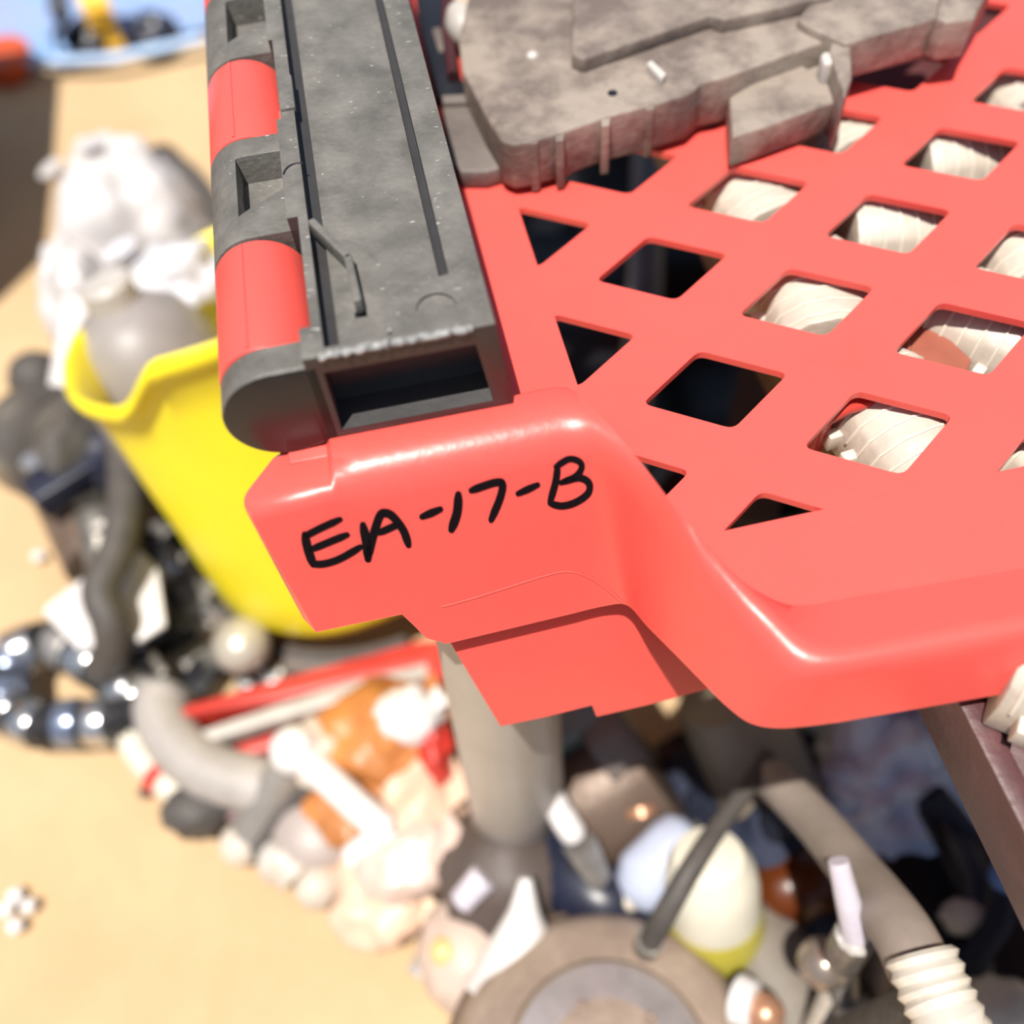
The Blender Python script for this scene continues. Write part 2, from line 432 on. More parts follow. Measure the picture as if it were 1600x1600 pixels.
for q, w in strokes():
    pp = spline([Vector((x, y, 0)) for x, y in q], 7)
    L = len(pp); prev = None; rows_ = []
    for i, p in enumerate(pp):
        t = (pp[min(i + 1, L - 1)] - pp[max(i - 1, 0)]).normalized(); nv = Vector((-t.y, t.x, 0))
        e = min(i, L - 1 - i); k = 0.72 + 0.28 * min(1, e / 3)
        rows_.append((p, nv * w * 0.53 * k, t))
    ends = []
    c0, n0, t0 = rows_[0]; c1, n1, t1 = rows_[-1]
    poly = [c + n for c, n, t in rows_]
    for k in range(1, 6):
        a = math.pi * k / 6; poly.append(c1 + n1 * math.cos(a) + t1 * n1.length * math.sin(a))
    poly += [c - n for c, n, t in rows_[::-1]]
    for k in range(1, 6):
        a = math.pi * k / 6; poly.append(c0 - n0 * math.cos(a) - t0 * n0.length * math.sin(a))
    ends.append(poly)
    # strip of quads plus round ends, as a thin solid
    lo = [bm.verts.new(on_rim(v.x, v.y, 0.0004)) for v in poly]
    hi = [bm.verts.new(on_rim(v.x, v.y, -0.0005)) for v in poly]
    n = len(poly); m = len(rows_)
    for i in range(m - 1):
        j = n - 1 - 5 - i
        bm.faces.new((lo[i], lo[i + 1], lo[j - 1], lo[j]))
    bm.faces.new([lo[m - 1]] + lo[m:m + 5] + [lo[m + 5]]); bm.faces.new([lo[m + 5 + m - 1]] + lo[m + 5 + m:] + [lo[0]])
    for i in range(n): bm.faces.new((lo[i], hi[i], hi[(i + 1) % n], lo[(i + 1) % n]))
ink = link('marker_lettering', bm, INK, crate, smooth=False)
tag(ink, 'black handwritten marker code EA-17-B')

# ------------------------------------------------------------------ the black hinge bar
bar = thing('hinge_bar', (0, 0.209, 0.4995), 'scuffed black plastic hinge bar with red knuckles lying on red crate', 'hinge')
Y0, ZB, ZT = 0.209, 0.4995, 0.5385
BC = Vector((-0.0437, 0, 0.5155)); BR = 0.0192; KC = Vector((-0.0463, 0, 0.5165)); KR = 0.0168
YEND = 0.66
bm = BM()
add_prism(bm, [(-0.0325, Y0, ZB), (0.0305, Y0, ZB), (0.0270, Y0, ZT), (-0.0325, Y0, ZT)], (0, YEND - Y0, 0))
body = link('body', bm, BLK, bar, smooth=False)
cuts = []
def cbox(x0, x1, y0, y1, z0, z1):
    b = BM(); add_box(b, ((x0 + x1) / 2, (y0 + y1) / 2, (z0 + z1) / 2), (x1 - x0, y1 - y0, z1 - z0)); cuts.append(b)
b = BM(); add_prism(b, [(-0.0275, Y0 - .01, .5035), (0.0236, Y0 - .01, .5035), (0.0203, Y0 - .01, .5312), (-0.0275, Y0 - .01, .5312)], (0, 0.0235, 0)); cuts.append(b)   # open end
b = BM(); add_prism(b, [(-0.0215, 0.2125, .5346), (-0.0045, 0.2125, .5346), (-0.0045, 0.2290, .5346), (0.0020, 0.2325, .5346), (0.0166, 0.2345, .5346), (0.0166, YEND - .02, .5346), (-0.0215, YEND - .02, .5346)], (0, 0, 0.02)); cuts.append(b)
cbox(-0.0255, -0.0212, 0.2125, YEND - .02, 0.5322, 0.56)                     # groove
b = BM(); add_cyl(b, (0.0105, 0.2208, 0.5375), (0.0105, 0.2208, 0.55), 0.0062, seg=36); cuts.append(b)   # round mark
b = BM(); add_prism(b, [(0.0136, 0.2355, .5328), (0.0166, 0.2355, .5328), (0.0166, YEND - .02, .5328), (0.0136, YEND - .02, .5328)], (0, 0, 0.02)); cuts.append(b)
cbox(-0.0150, -0.0112, 0.2265, 0.2292, 0.5325, 0.56)                         # hole below the hook
cbox(-0.0335, -0.0288, 0.2225, 0.2755, 0.5, 0.56)                            # slot beside the lower knuckle
cbox(-0.0335, -0.0308, 0.3330, 0.3875, 0.52, 0.56)
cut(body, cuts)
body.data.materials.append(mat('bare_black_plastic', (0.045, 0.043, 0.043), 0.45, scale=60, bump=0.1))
for p in body.data.polygons:                                                 # dust on the raised top faces; groove floors and sides get the darker plastic
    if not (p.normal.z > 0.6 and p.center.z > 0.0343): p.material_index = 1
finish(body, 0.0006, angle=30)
# raised hook rib in the recess
bm = BM()
hk = [(-0.0240, 0.2700), (-0.0140, 0.2495), (-0.0131, 0.2290)]
for i in range(2):
    p, q = Vector((*hk[i], 0.5372)), Vector((*hk[i + 1], 0.5372)); d = q - p
    add_box(bm, (p + q) / 2, (0.0026, d.length + 0.0018, 0.0062), Matrix.Rotation(math.atan2(d.y, d.x) - math.pi / 2, 3, 'Z'))
link('hook_rib', bm, BLK, bar, bevel=0.0005)
# small raised blocks on the ledge
bm = BM(); add_box(bm, (-0.0276, 0.3480, 0.5382), (0.0056, 0.022, 0.0030)); link('ledge_block', bm, BLK, bar, bevel=0.0005)
bm = BM(); add_box(bm, (-0.0050, 0.2195, 0.5372), (0.0012, 0.011, 0.0030)); link('ledge_block', bm, BLK, bar, bevel=0.0004)
bm = BM(); add_tube(bm, [Vector((-0.0235 - 0.0035 + 0.0050 * math.cos(a_), 0.2985 + 0.006 * math.sin(a_), ZT)) for a_ in [math.pi * (0.35 + 0.6 * i / 10) for i in range(11)]], 0.0004, 6); link('mould_arc', bm, BLKC, bar)
# end cap: D-shaped block joining barrel and plate
def knuckle(name, y0, y1, m, r=KR, web=True, pocket=False, c=KC):
    bm = BM(); prof = []
    for k in range(0, 33):
        a = math.pi / 2 + math.pi * k / 32
        prof.append((c.x + r * math.cos(a), c.z + r * math.sin(a)))
    if web:
        prof += [(-0.0285, c.z - r * 0.82), (-0.0285, c.z + r)]
    else:
        for k in range(1, 32):
            a = 3 * math.pi / 2 + math.pi * k / 32; prof.append((c.x + r * math.cos(a), c.z + r * math.sin(a)))
    add_prism(bm, [(x, y0, z) for x, z in prof], (0, y1 - y0, 0))
    o = link(name, bm, m, bar, smooth=False)
    if pocket:
        b1 = BM(); add_prism(b1, [(-0.0500, y0 + .013, .5215), (-0.0300, y0 + .026, .5215), (-0.0265, y0 + .034, .5215), (-0.0270, y0 + .042, .5215), (-0.0330, y0 + .046, .5215), (-0.0500, y0 + .046, .5215)], (0, 0, 0.03))
        cut(o, [b1])
    return o
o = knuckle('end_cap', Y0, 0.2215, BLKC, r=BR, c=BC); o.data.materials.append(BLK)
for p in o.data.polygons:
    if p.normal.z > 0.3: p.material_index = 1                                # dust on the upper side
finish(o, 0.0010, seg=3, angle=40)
for (y0, y1, red) in ((0.2225, 0.2745, 1), (0.2755, 0.3325, 0), (0.3335, 0.3870, 1), (0.3880, 0.4460, 0), (0.4470, 0.5000, 1), (0.5010, 0.5600, 0)):
    if red:
        o = knuckle('red_knuckle', y0, y1, RED, web=False); finish(o, 0.0012, angle=40); tag(o, 'red hinge knuckle')
        bm = BM(); add_box(bm, (-0.0500, (y0 + y1) / 2, 0.53295), (0.0011, (y1 - y0) * 0.94, 0.0009), Matrix.Rotation(-0.22, 3, 'Y'))
        link('seam_ridge', bm, RED, o)
    else:
        o = knuckle('black_knuckle', y0, y1, BLK, pocket=True); finish(o, 0.0006, angle=40)
# moulding flash on the second red knuckle
bm = BM(); add_box(bm, (-0.0296, 0.3385, 0.5330), (0.006, 0.009, 0.004), Matrix.Rotation(0.3, 3, 'Y')); link('flash_tab', bm, RED, bar, bevel=0.0008)
# scuffed, frayed front edge of the plate
bm = BM()
fr = [Vector((-0.0275 + 0.047 * t, Y0 + 0.0004 + 0.0005 * noise.noise(Vector((t * 14, 2, 0))), ZT - 0.0006 + 0.0006 * noise.noise(Vector((t * 22, 0, 4))))) for t in [i / 40 for i in range(41)]]
add_tube(bm, fr, lambda t: 0.0013 + 0.0009 * noise.noise(Vector((t * 30, 7, 1))), 7)
SCUFF = mat('scuffed_plastic_edge', (0.46, 0.46, 0.45), 0.6, c2=(0.10, 0.10, 0.10), scale=260, bump=0.5, bscale=900)
link('frayed_edge', bm, SCUFF, bar)
bar.rotation_euler = (0, 0, -0.012)

# ------------------------------------------------------------------ dusty control module on the lattice
ZM = 0.497
mod = thing('control_module', W(1050, 120, ZL), 'dusty grey brown plastic module resting on the red lattice beside the hinge bar', 'car part')
def slab_px(name, poly, zt, zb, m=DUST, parent=mod, bevel=0.0015):
    bm = BM(); add_prism(bm, [W(x, y, zt) for x, y in poly], (0, 0, zb - zt)); return link(name, bm, m, parent, bevel=bevel, seg=3)
slab_px('housing', [(745, -60), (716, 60), (722, 110), (758, 180), (782, 219), (800, 226), (826, 222), (880, 206), (950, 181), (1012, 166), (1078, 146), (1098, 128), (1128, 122), (1300, 60), (1340, 50), (1520, 10), (1500, -60)], ZM, ZL + 0.004)
slab_px('upper_cover', [(895, -60), (893, 84), (910, 92), (1112, 22), (1130, 30), (1300, -8), (1340, -60)], ZM + 0.007, ZM - 0.002)
slab_px('connector_block', [(1140, 150), (1144, 214), (1200, 196), (1322, 152), (1314, 104), (1290, 96), (1262, 106), (1240, 92)], ZM - 0.009, ZL + 0.002)
slab_px('mounting_arm', [(1245, 30), (1268, 44), (1322, 68), (1462, 28), (1530, 12), (1560, -40), (1300, -40)], ZM + 0.004, ZL + 0.012)
slab_px('mounting_arm', [(1300, 60), (1296, 80), (1320, 150), (1332, 120), (1330, 66)], ZM + 0.002, ZL + 0.001)
slab_px('mounting_tab', [(1470, -10), (1462, 26), (1480, 34), (1524, 28), (1532, 6), (1510, -20)], ZM + 0.006, ZL + 0.014)
slab_px('latch_clip', [(1282, 84), (1290, 78), (1306, 84), (1304, 98), (1288, 100)], ZM + 0.001, ZM - 0.012, PALE)
slab_px('locating_pin', [(1010, 98), (1018, 92), (1042, 114), (1034, 122)], ZM + 0.004, ZM - 0.001, PALE, bevel=0.0008)
for x, y in ((834, 262 - 42), (874, 216), (946, 192), (1016, 166)):
    slab_px('edge_rib', [(x - 7, y - 6), (x - 6, y + 5), (x + 7, y + 3), (x + 8, y - 9)], ZM - 0.001, ZL + 0.001, DUST, bevel=0.0006)
bm = BM(); p = W(957, 146, ZM); add_cyl(bm, p - Vector((0, 0, .001)), p + Vector((0, 0, .0004)), 0.0022, seg=16); link('vent_hole', bm, BLKC, mod)
bm = BM(); p = W(832, 88, ZM); add_ball(bm, p, (0.003, 0.003, 0.0022), 2); link('rivet', bm, PALE, mod)
# pad lying under it
cvp = thing('cover_plate', W(745, 240, ZL), 'thin dark grey plate sticking out under the module next to the hinge bar', 'plate')
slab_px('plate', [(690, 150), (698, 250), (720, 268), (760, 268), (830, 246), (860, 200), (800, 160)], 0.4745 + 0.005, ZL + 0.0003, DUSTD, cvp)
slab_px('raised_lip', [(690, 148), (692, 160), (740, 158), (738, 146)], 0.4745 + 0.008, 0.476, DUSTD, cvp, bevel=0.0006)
wcl = thing('wire_connector', W(718, 70, ZL), 'small pale wire connector behind the module and hinge bar', 'connector')
bm = BM(); add_ball(bm, W(722, 40, 0.482), (0.0085, 0.014, 0.011), 3, 0.05); link('shell', bm, PALE, wcl)
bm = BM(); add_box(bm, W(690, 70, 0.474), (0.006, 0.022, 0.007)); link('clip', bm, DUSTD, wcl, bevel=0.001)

rpd = thing('shade_pad', W(690, 60, ZL), 'black pad painting the deep shade between hinge bar and module at top', 'pad')  # flat black piece with maroon bead stands in for deep shade on the red
bm = BM(); add_prism(bm, [W(x, y, 0.476) for x, y in ((640, -60), (712, -60), (708, 40), (716, 110), (735, 150), (700, 158), (680, 150), (655, 40))], (0, 0, -0.0055)); link('pad', bm, BLKC, rpd, bevel=0.001)
bm = BM(); add_tube(bm, [W(700, -50, 0.479), W(698, 40, 0.479), W(708, 120, 0.479)], 0.003, 8); link('shade_bead', bm, mat('dark_maroon_shade', (0.06, 0.015, 0.02), 0.5), rpd)
# ------------------------------------------------------------------ maroon table beside the pile, carrying the crate and ribbed parts
TZ = 0.4345
tab = thing('steel_table', (0.4, 0.3, 0), 'maroon painted steel table carrying the red crate and pale ribbed parts', 'table')
bm = BM(); add_box(bm, (0.4575, 0.31, TZ - 0.012), (0.585, 1.16, 0.012)); link('tabletop', bm, MAROON, tab, bevel=0.001)
for x in (0.1545,):
    bm = BM(); add_prism(bm, [(0.1570, -0.28, TZ), (0.1660, -0.28, TZ), (0.1660, -0.28, TZ - .006), (0.1625, -0.28, TZ - .006), (0.1640, -0.28, TZ - .040), (0.1605, -0.28, TZ - .040)], (0, 1.18, 0))
    o = link('edge_rail', bm, mat('worn_maroon_rail', (0.115, 0.045, 0.047), 0.45, c2=(0.065, 0.025, 0.027), scale=40, bump=0.2), tab, bevel=0.0012)
for x, y in ((0.176, -0.25), (0.735, -0.25), (0.176, 0.87), (0.735, 0.87)):
    bm = BM(); add_box(bm, (x, y, (TZ - 0.018) / 2), (0.022, 0.022, TZ - 0.018)); link('leg', bm, MAROON, tab, bevel=0.001)
# ribbed ivory parts
def ribbed(p, rz, tilt, s, lab):
    t = thing('ribbed_cover', (p[0], p[1], TZ), lab, 'car part', 'ivory ribbed covers under the lattice')
    Mx = Matrix.Translation((p[0], p[1], TZ)) @ Matrix.Rotation(rz, 4, 'Z') @ Matrix.Rotation(tilt, 4, 'X') @ Matrix.Scale(s, 4)
    w, d, h = 0.0235, 0.026, 0.0300
    bm = BM()
    prof = [(-w, 0), (-w, h * .45), (-w * .86, h * .72), (-w * .5, h * .93), (0, h), (w * .5, h * .93), (w * .86, h * .72), (w, h * .45), (w, 0)]
    add_prism(bm, [(x, -d, z) for x, z in prof], (0, 2 * d, 0))
    bmesh.ops.transform(bm, matrix=Mx, verts=bm.verts); link('shell', bm, IVORY, t, bevel=0.0015)
    bm = BM()
    for k in range(7):
        y = -d * .84 + k * d * .28
        for a, b in zip(prof[1:-1], prof[2:-1]):
            m_ = Vector(((a[0] + b[0]) / 2, y, (a[1] + b[1]) / 2)); dd = Vector((b[0] - a[0], 0, b[1] - a[1]))
            add_box(bm, m_, (dd.length * 1.1, 0.0013, 0.0012), Matrix.Rotation(-math.atan2(dd.z, dd.x), 3, 'Y'))
    for k in range(4):
        add_box(bm, (-w - 0.002, -d * .66 + k * d * .44, h * .34), (0.006, 0.0045, 0.008))
    bmesh.ops.transform(bm, matrix=Mx, verts=bm.verts); link('ribs', bm, mat('pale_ivory_plastic', (0.70, 0.63, 0.53), 0.4, var=0.08), t, bevel=0.0004)
spots = [((1178, 300), .10, 'ivory ribbed cover under the lattice hole just below the module corner'),
         ((1278, 462), -.15, 'ivory ribbed cover in the hole nearest the middle of the lattice'),
         ((1412, 655), .12, 'ivory ribbed cover in the frontmost pale lattice hole'),
         ((1412, 338), 1.4, 'smooth looking ribbed cover in the second row of pale holes'),
         ((1560, 500), .65, 'ivory ribbed cover turned askew beside the brown wedge'),
         ((1512, 226), 1.5, 'bright ribbed cover in the hole below the module arm'),
         ((1596, 372), .05, 'ivory ribbed cover half cut by the right frame edge, middle row'),
         ((1640, 690), .3, 'ivory ribbed cover at the lower right frame edge under lattice'),
         ((1590, 128), .0, 'ivory ribbed cover in the topmost right lattice hole'),
         ((1310, 195), .1, 'ivory ribbed cover tucked under the connector end of the module'),
         ((1730, 1050), .9, 'ivory ribbed cover lying on open table past the crate rim')]
for (q, rz, lab) in spots:
    p = W(q[0], q[1], 0.452); ribbed(p, rz, 0, 1.0 if q[1] < 1000 else 1.1, lab)
wd_ = thing('brown_wedge', W(1450, 555, TZ), 'reddish brown plastic wedge among ivory ribbed covers under lattice', 'car part')
slab_px('wedge', [(1405, 520), (1455, 500), (1520, 560), (1500, 620), (1420, 570)], 0.452, TZ, mat('red_brown_plastic', (0.36, 0.11, 0.07), 0.5), wd_)
slab_px('flange', [(1400, 535), (1420, 520), (1430, 560), (1410, 570)], 0.455, TZ, mat('red_brown_plastic', (0.36, 0.11, 0.07)), wd_)
rl = thing('red_lens', W(1330, 620, TZ), 'bright red curved lens piece above the frontmost ribbed cover', 'car part')
slab_px('lens', [(1270, 640), (1330, 604), (1400, 600), (1392, 622), (1330, 640), (1290, 662)], 0.4625, 0.4585, REDB, rl)
slab_px('lens_foot', [(1262, 650), (1290, 625), (1310, 640), (1285, 668)], 0.4590, TZ, REDB, rl)

# ------------------------------------------------------------------ yellow bucket and what is in and behind it
bk = thing('bucket', (-0.0776, 0.491, 0.0), 'yellow plastic bucket with wavy lip standing behind the red crate corner', 'bucket')
a = Vector((-0.1285, 0.2619, 0.9565)); b0 = Vector((-0.0776, 0.4909, 0.0345)); MB = axis(b0, a)
def wob(t, j):
    k = min(1.0, j / 8.0)
    return k * (0.030 * math.sin(3 * t + 0.6) + 0.018 * math.sin(5 * t + 2.0) + 0.012 * math.sin(9 * t)) + 0.006 * math.sin(7 * t + j)
prof = [(0.02, 0.0), (0.115, 0.0), (0.126, 0.004), (0.130, 0.014), (0.1305, 0.05), (0.1295, 0.10), (0.129, 0.15), (0.128, 0.20), (0.130, 0.226), (0.136, 0.232), (0.138, 0.240), (0.133, 0.245), (0.127, 0.240), (0.124, 0.20), (0.125, 0.05), (0.11, 0.008), (0.02, 0.008)]
bm = BM(); add_lathe(bm, prof, MB, 96, wob)
_x0, _x1 = W(225, 605, 0.23).x, W(335, 580, 0.23).x; MBI = MB.inverted()
for v in bm.verts:                                                            # the lip bends up where the plastic has been pulled
    l_ = MBI @ v.co
    if l_.z > 0.10 and v.co.y < b0.y + a.y * 0.24:
        k = max(0.0, min(1.0, (v.co.x - _x0) / (_x1 - _x0))); k = k * k * (3 - 2 * k)
        k2 = max(0.0, min(1.0, (b0.y + a.y * 0.24 - v.co.y) / 0.06))
        v.co += a * (0.036 * k * k2 * min(1, (l_.z - 0.10) / 0.12))
link('shell', bm, YEL, bk, angle=60)
hub = MB @ Vector((-0.07, -0.112, 0.21))
bm = BM(); add_cyl(bm, MB @ Vector((0.05, -0.118, 0.205)), MB @ Vector((0.055, -0.14, 0.205)), 0.011); link('handle_lug', bm, YEL, bk)
jt = W(222, 545, 0.215)
jug = thing('jug', jt - a * 0.19, 'grey plastic jug standing inside the yellow bucket', 'jug')
MJ0 = axis(jt - a * 0.19, a)
bm = BM(); add_lathe(bm, [(0.044, 0.0), (0.052, 0.02), (0.060, 0.14), (0.057, 0.185), (0.044, 0.215), (0.020, 0.232)], MJ0, 32)
link('body', bm, mat('mid_grey_plastic', (0.30, 0.275, 0.265), 0.45, var=0.1), jug)
bm = BM(); add_lathe(bm, [(0.020, 0.226), (0.020, 0.246), (0.016, 0.25)], MJ0, 24); link('cap', bm, PALE, jug)
def bag(name, px_, h, rr, seed, lab, amp=0.28, m=BAG, rot=None, parts=True, fr=2.2, zc=None):
    c = W(px_[0], px_[1], h); c.z = h if zc is None else zc
    bm = BM(); add_ball(bm, c, rr, 4, amp, fr, seed, rot)
    t = thing(name, (c.x, c.y, 0), lab, 'bag')
    link('film', bm, m, t, angle=80)
    if parts:
        bm = BM(); d = Vector((math.cos(seed), math.sin(seed) * .6, .5)).normalized()
        pts = [c + d * rr[0] * .7, c + d * rr[0] * 1.15, c + d * rr[0] * 1.3 + Vector((0, 0, .01))]
        add_tube(bm, spline(pts, 4), lambda t_: 0.016 - 0.008 * math.sin(t_ * 3.1), 9); link('twisted_neck', bm, m, t, angle=80)
    return t
bag('plastic_bag', (192, 300), 0.06, (0.056, 0.050, 0.062), 3, 'small white bag farthest behind the yellow bucket')
bag('plastic_bag', (215, 385), 0.12, (0.074, 0.060, 0.095), 8, 'largest crumpled white bag, bulging up behind the bucket', amp=0.22)
bag('plastic_bag', (142, 475), 0.12, (0.038, 0.050, 0.065), 12, 'narrow white bag slumped on the left outside of bucket')
bag('plastic_bag', (292, 455), 0.20, (0.042, 0.038, 0.044), 15, 'white bag with bluish tint stuffed in the bucket mouth', m=mat('white_bag_bluish', (0.66, 0.66, 0.70), 0.35, var=0.1, scale=9, bump=0.3, bscale=40))
t = thing('exhaust_pipe', W(300, 300, 0), 'dark grey pipe lying on the ground right of white bags', 'pipe')
bm = BM(); add_tube(bm, spline([W(250, 262, 0.025), W(285, 285, 0.026), W(315, 330, 0.026), W(330, 390, 0.026), W(345, 450, 0.026)], 6), 0.026, 14); link('pipe', bm, mat('dark_grey_pipe', (0.11, 0.095, 0.085), 0.5), t)
bm = BM(); add_tube(bm, [W(250, 262, 0.025), W(258, 266, 0.025)], 0.030, 14); link('flange', bm, DGREY, t)
tp = thing('paper_cup', W(110, 575, 0.12), 'white paper sleeve leaning against the yellow bucket lip', 'cup')
bm = BM(); add_lathe(bm, [(0.018, 0.0), (0.026, 0.08), (0.0265, 0.083), (0.024, 0.08), (0.017, 0.004)], axis(W(108, 612, 0.11), (0.5, 0.75, 0.55)), 24); link('sleeve', bm, WHT, tp)
bm = BM(); add_box(bm, W(112, 618, 0.105), (0.030, 0.02, 0.012)); link('flap', bm, WHT, tp, bevel=0.002)

# ------------------------------------------------------------------ far ground: tarp, straps, added shade box
tt = thing('tarp', (-0.45, 1.75, 0), 'light blue tarp spread rumpled on the far ground', 'tarp')
bm = BM(); NX, NY = 60, 34
edge = lambda u: 1.30 + 0.17 * math.sin(u * 2.3 + 1.9) + 0.07 * noise.noise(Vector((u * 7, 3, 1)))
gr = []
for j in range(NY + 1):
    row = []
    for i in range(NX + 1):
        u = i / NX; v = j / NY; X = -1.15 + 1.6 * u
        ye = 1.435 + 0.04 * noise.noise(Vector((u * 9, 3, 1))) + 0.03 * math.sin(u * 9)
        Y = ye + v * 1.3
        z = 0.008 + 0.05 * v * abs(noise.noise(Vector((X * 3.4, Y * 2.6, 2)))) + 0.035 * abs(noise.noise(Vector((X * 6 + Y * 2, Y * 3, 7)))) * min(1, v * 5)
        row.append(bm.verts.new((X, Y, z)))
    gr.append(row)
for j in range(NY):
    for i in range(NX): bm.faces.new((gr[j][i], gr[j][i + 1], gr[j + 1][i + 1], gr[j + 1][i]))
bmesh.ops.solidify(bm, geom=bm.faces[:], thickness=0.004)
link('sheet', bm, TARP, tt, angle=80)
bm = BM(); add_tube(bm, [W(x, y, 0.02) for x, y in ((-40, 97), (90, 96), (180, 92), (320, 60))], 0.007, 8); link('hem', bm, TARP, tt)
def strap(name, px_, h, w, m, lab, cat='strap'):
    pts = spline([W(x, y, hh) for (x, y), hh in zip(px_, h)], 6)
    bm = BM(); L = []
    for i, p in enumerate(pts):
        t = (pts[min(i + 1, len(pts) - 1)] - pts[max(i - 1, 0)]).normalized(); n = t.cross(Vector((0, 0, 1))).normalized() * w
        L.append((p - n, p + n))
    va = [[bm.verts.new(q) for q in (a_, b_, b_ + Vector((0, 0, .006)), a_ + Vector((0, 0, .006)))] for a_, b_ in L]
    for A, B in zip(va, va[1:]):
        for k in range(4): bm.faces.new((A[k], A[(k + 1) % 4], B[(k + 1) % 4], B[k]))
    bm.faces.new(va[0]); bm.faces.new(va[-1][::-1])
    return tag(link(name, bm, m), lab, cat)
strap('webbing_strap', ((176, 80), (166, 50), (150, 10), (130, -60)), (0.01, 0.035, 0.07, 0.1), 0.019, STRAP, 'wide orange yellow strap crossing the blue tarp')
strap('rubber_strap', ((90, 96), (91, 60), (95, 25), (84, -50)), (0.01, 0.04, 0.07, 0.1), 0.014, BLUEBLK, 'narrow black strap lying on the blue tarp left of yellow strap')
rp = thing('plastic_tub', W(22, 122, 0), 'orange red plastic tub at far left edge in front of tarp', 'tub')
bm = BM(); add_lathe(bm, [(0.030, 0.0), (0.038, 0.03), (0.041, 0.034), (0.036, 0.034), (0.028, 0.006)], Matrix.Translation(W(16, 118, 0)), 28); link('tub', bm, mat('orange_red_plastic', (0.62, 0.10, 0.03), 0.4), rp)
bm = BM(); add_lathe(bm, [(0.042, 0.0), (0.042, 0.005)], Matrix.Translation(W(16, 118, 0) + Vector((0, 0, .03))), 28); link('rim', bm, mat('orange_red_plastic', (0.62, 0.10, 0.03)), rp)
for x, y, lab in ((237, 52, 'dark lump on the tarp edge close to the hinge bar'), (140, 58, 'dark lump on the tarp beside the yellow strap')):
    c = W(x, y, 0.02); bm = BM(); add_ball(bm, c, (0.035, 0.03, 0.026), 3, 0.3, 2.5, x)
    t = thing('rubber_grommet', (c.x, c.y, 0), lab, 'grommet'); link('body', bm, BLUEBLK, t)
    bm = BM(); add_tube(bm, [c + Vector((0.03 * math.cos(k), 0.03 * math.sin(k), 0.005)) for k in [i * math.pi / 8 for i in range(16)]], 0.008, 8, closed=True); link('collar', bm, BLUEBLK, t)
# unseen open box added past the left edge to throw shade on the ground
cb = thing('shade_box', (-0.70, 1.04, 0), 'unseen brown cardboard box added past left edge to shade the ground', 'box')
cx, cy, hw, hd, hh = -0.70, 1.06, 0.19, 0.20, 0.66
for nm, c, s in (('side', (cx - hw, cy, hh / 2), (.005, 2 * hd, hh)), ('side', (cx + hw, cy, hh / 2), (.005, 2 * hd, hh)), ('side', (cx, cy - hd, hh / 2), (2 * hw, .005, hh)), ('side', (cx, cy + hd, hh / 2), (2 * hw, .005, hh)), ('bottom', (cx, cy, .004), (2 * hw, 2 * hd, .005))):
    bm = BM(); add_box(bm, c, s); link(nm, bm, CARD, cb)

# ------------------------------------------------------------------ scrap heap left of the bucket
def gz(x, y, h=0.0): return W(x, y, h)
# alternator-like dark unit
al = thing('alternator', gz(120, 745), 'dark dirty alternator lying on the sand left of yellow bucket', 'car part')
c = W(112, 700, 0.075)
ax_ = Vector((0.75, -0.55, 0.25)).normalized()
bm = BM(); add_lathe(bm, [(0.030, -0.062), (0.052, -0.055), (0.056, -0.02), (0.053, -0.014), (0.053, 0.014), (0.057, 0.02), (0.054, 0.055), (0.032, 0.064)], axis(c, ax_), 28); link('housing', bm, STEEL, al)
bm = BM(); add_lathe(bm, [(0.0575, -0.010), (0.060, -0.008), (0.060, 0.008), (0.0575, 0.010)], axis(c, ax_), 28); link('stator_ring', bm, DGREY, al)
bm = BM(); add_lathe(bm, [(0.012, 0.060), (0.034, 0.066), (0.030, 0.075), (0.034, 0.084), (0.034, 0.088), (0.012, 0.09)], axis(c, ax_), 24); link('pulley', bm, BLUEBLK, al)
for k in range(4):
    q = W((60, 150, 58, 160)[k], (668, 655, 738, 640)[k], 0.10); bm = BM(); add_cyl(bm, q, q + Vector((0.004, -0.004, 0.02)), 0.009, seg=6); link('bolt_head', bm, CHROME, al)
bm = BM(); add_box(bm, W(130, 735, 0.10), (0.095, 0.03, 0.03), Matrix.Rotation(0.5, 3, 'Z')); link('regulator', bm, BLUEBLK, al, bevel=0.004)
# engine mount with knob
em = thing('engine_mount', gz(62, 640), 'black rubber engine mount with round top beside white sleeve', 'car part')
c = W(58, 590, 0.07)
bm = BM(); add_ball(bm, c, (0.027, 0.027, 0.026), 3, 0.06); link('rubber_top', bm, DGREY, em)
bm = BM(); add_cyl(bm, (c.x, c.y, 0.004), (c.x, c.y, c.z), 0.019, 0.016); link('stem', bm, BLUEBLK, em)
bm = BM(); add_box(bm, W(62, 645, 0.012), (0.075, 0.04, 0.012), Matrix.Rotation(-0.2, 3, 'Z')); link('base_plate', bm, DGREY, em, bevel=0.002)
# brown gearbox chunk below
gb = thing('starter_motor', gz(140, 830), 'brown grey starter motor between alternator and white shrouds', 'car part')
bm = BM(); add_cyl(bm, W(120, 770, 0.04), W(165, 880, 0.04), 0.038, 0.034, 24); link('barrel', bm, BROWN, gb, bevel=0.003)
bm = BM(); add_cyl(bm, W(152, 800, 0.075), W(172, 880, 0.06), 0.020, 0.020, 18); link('solenoid', bm, STEEL, gb, bevel=0.002)
bm = BM(); add_cyl(bm, W(163, 818, 0.10), W(166, 828, 0.098), 0.010, seg=10); link('terminal', bm, PALE, gb)
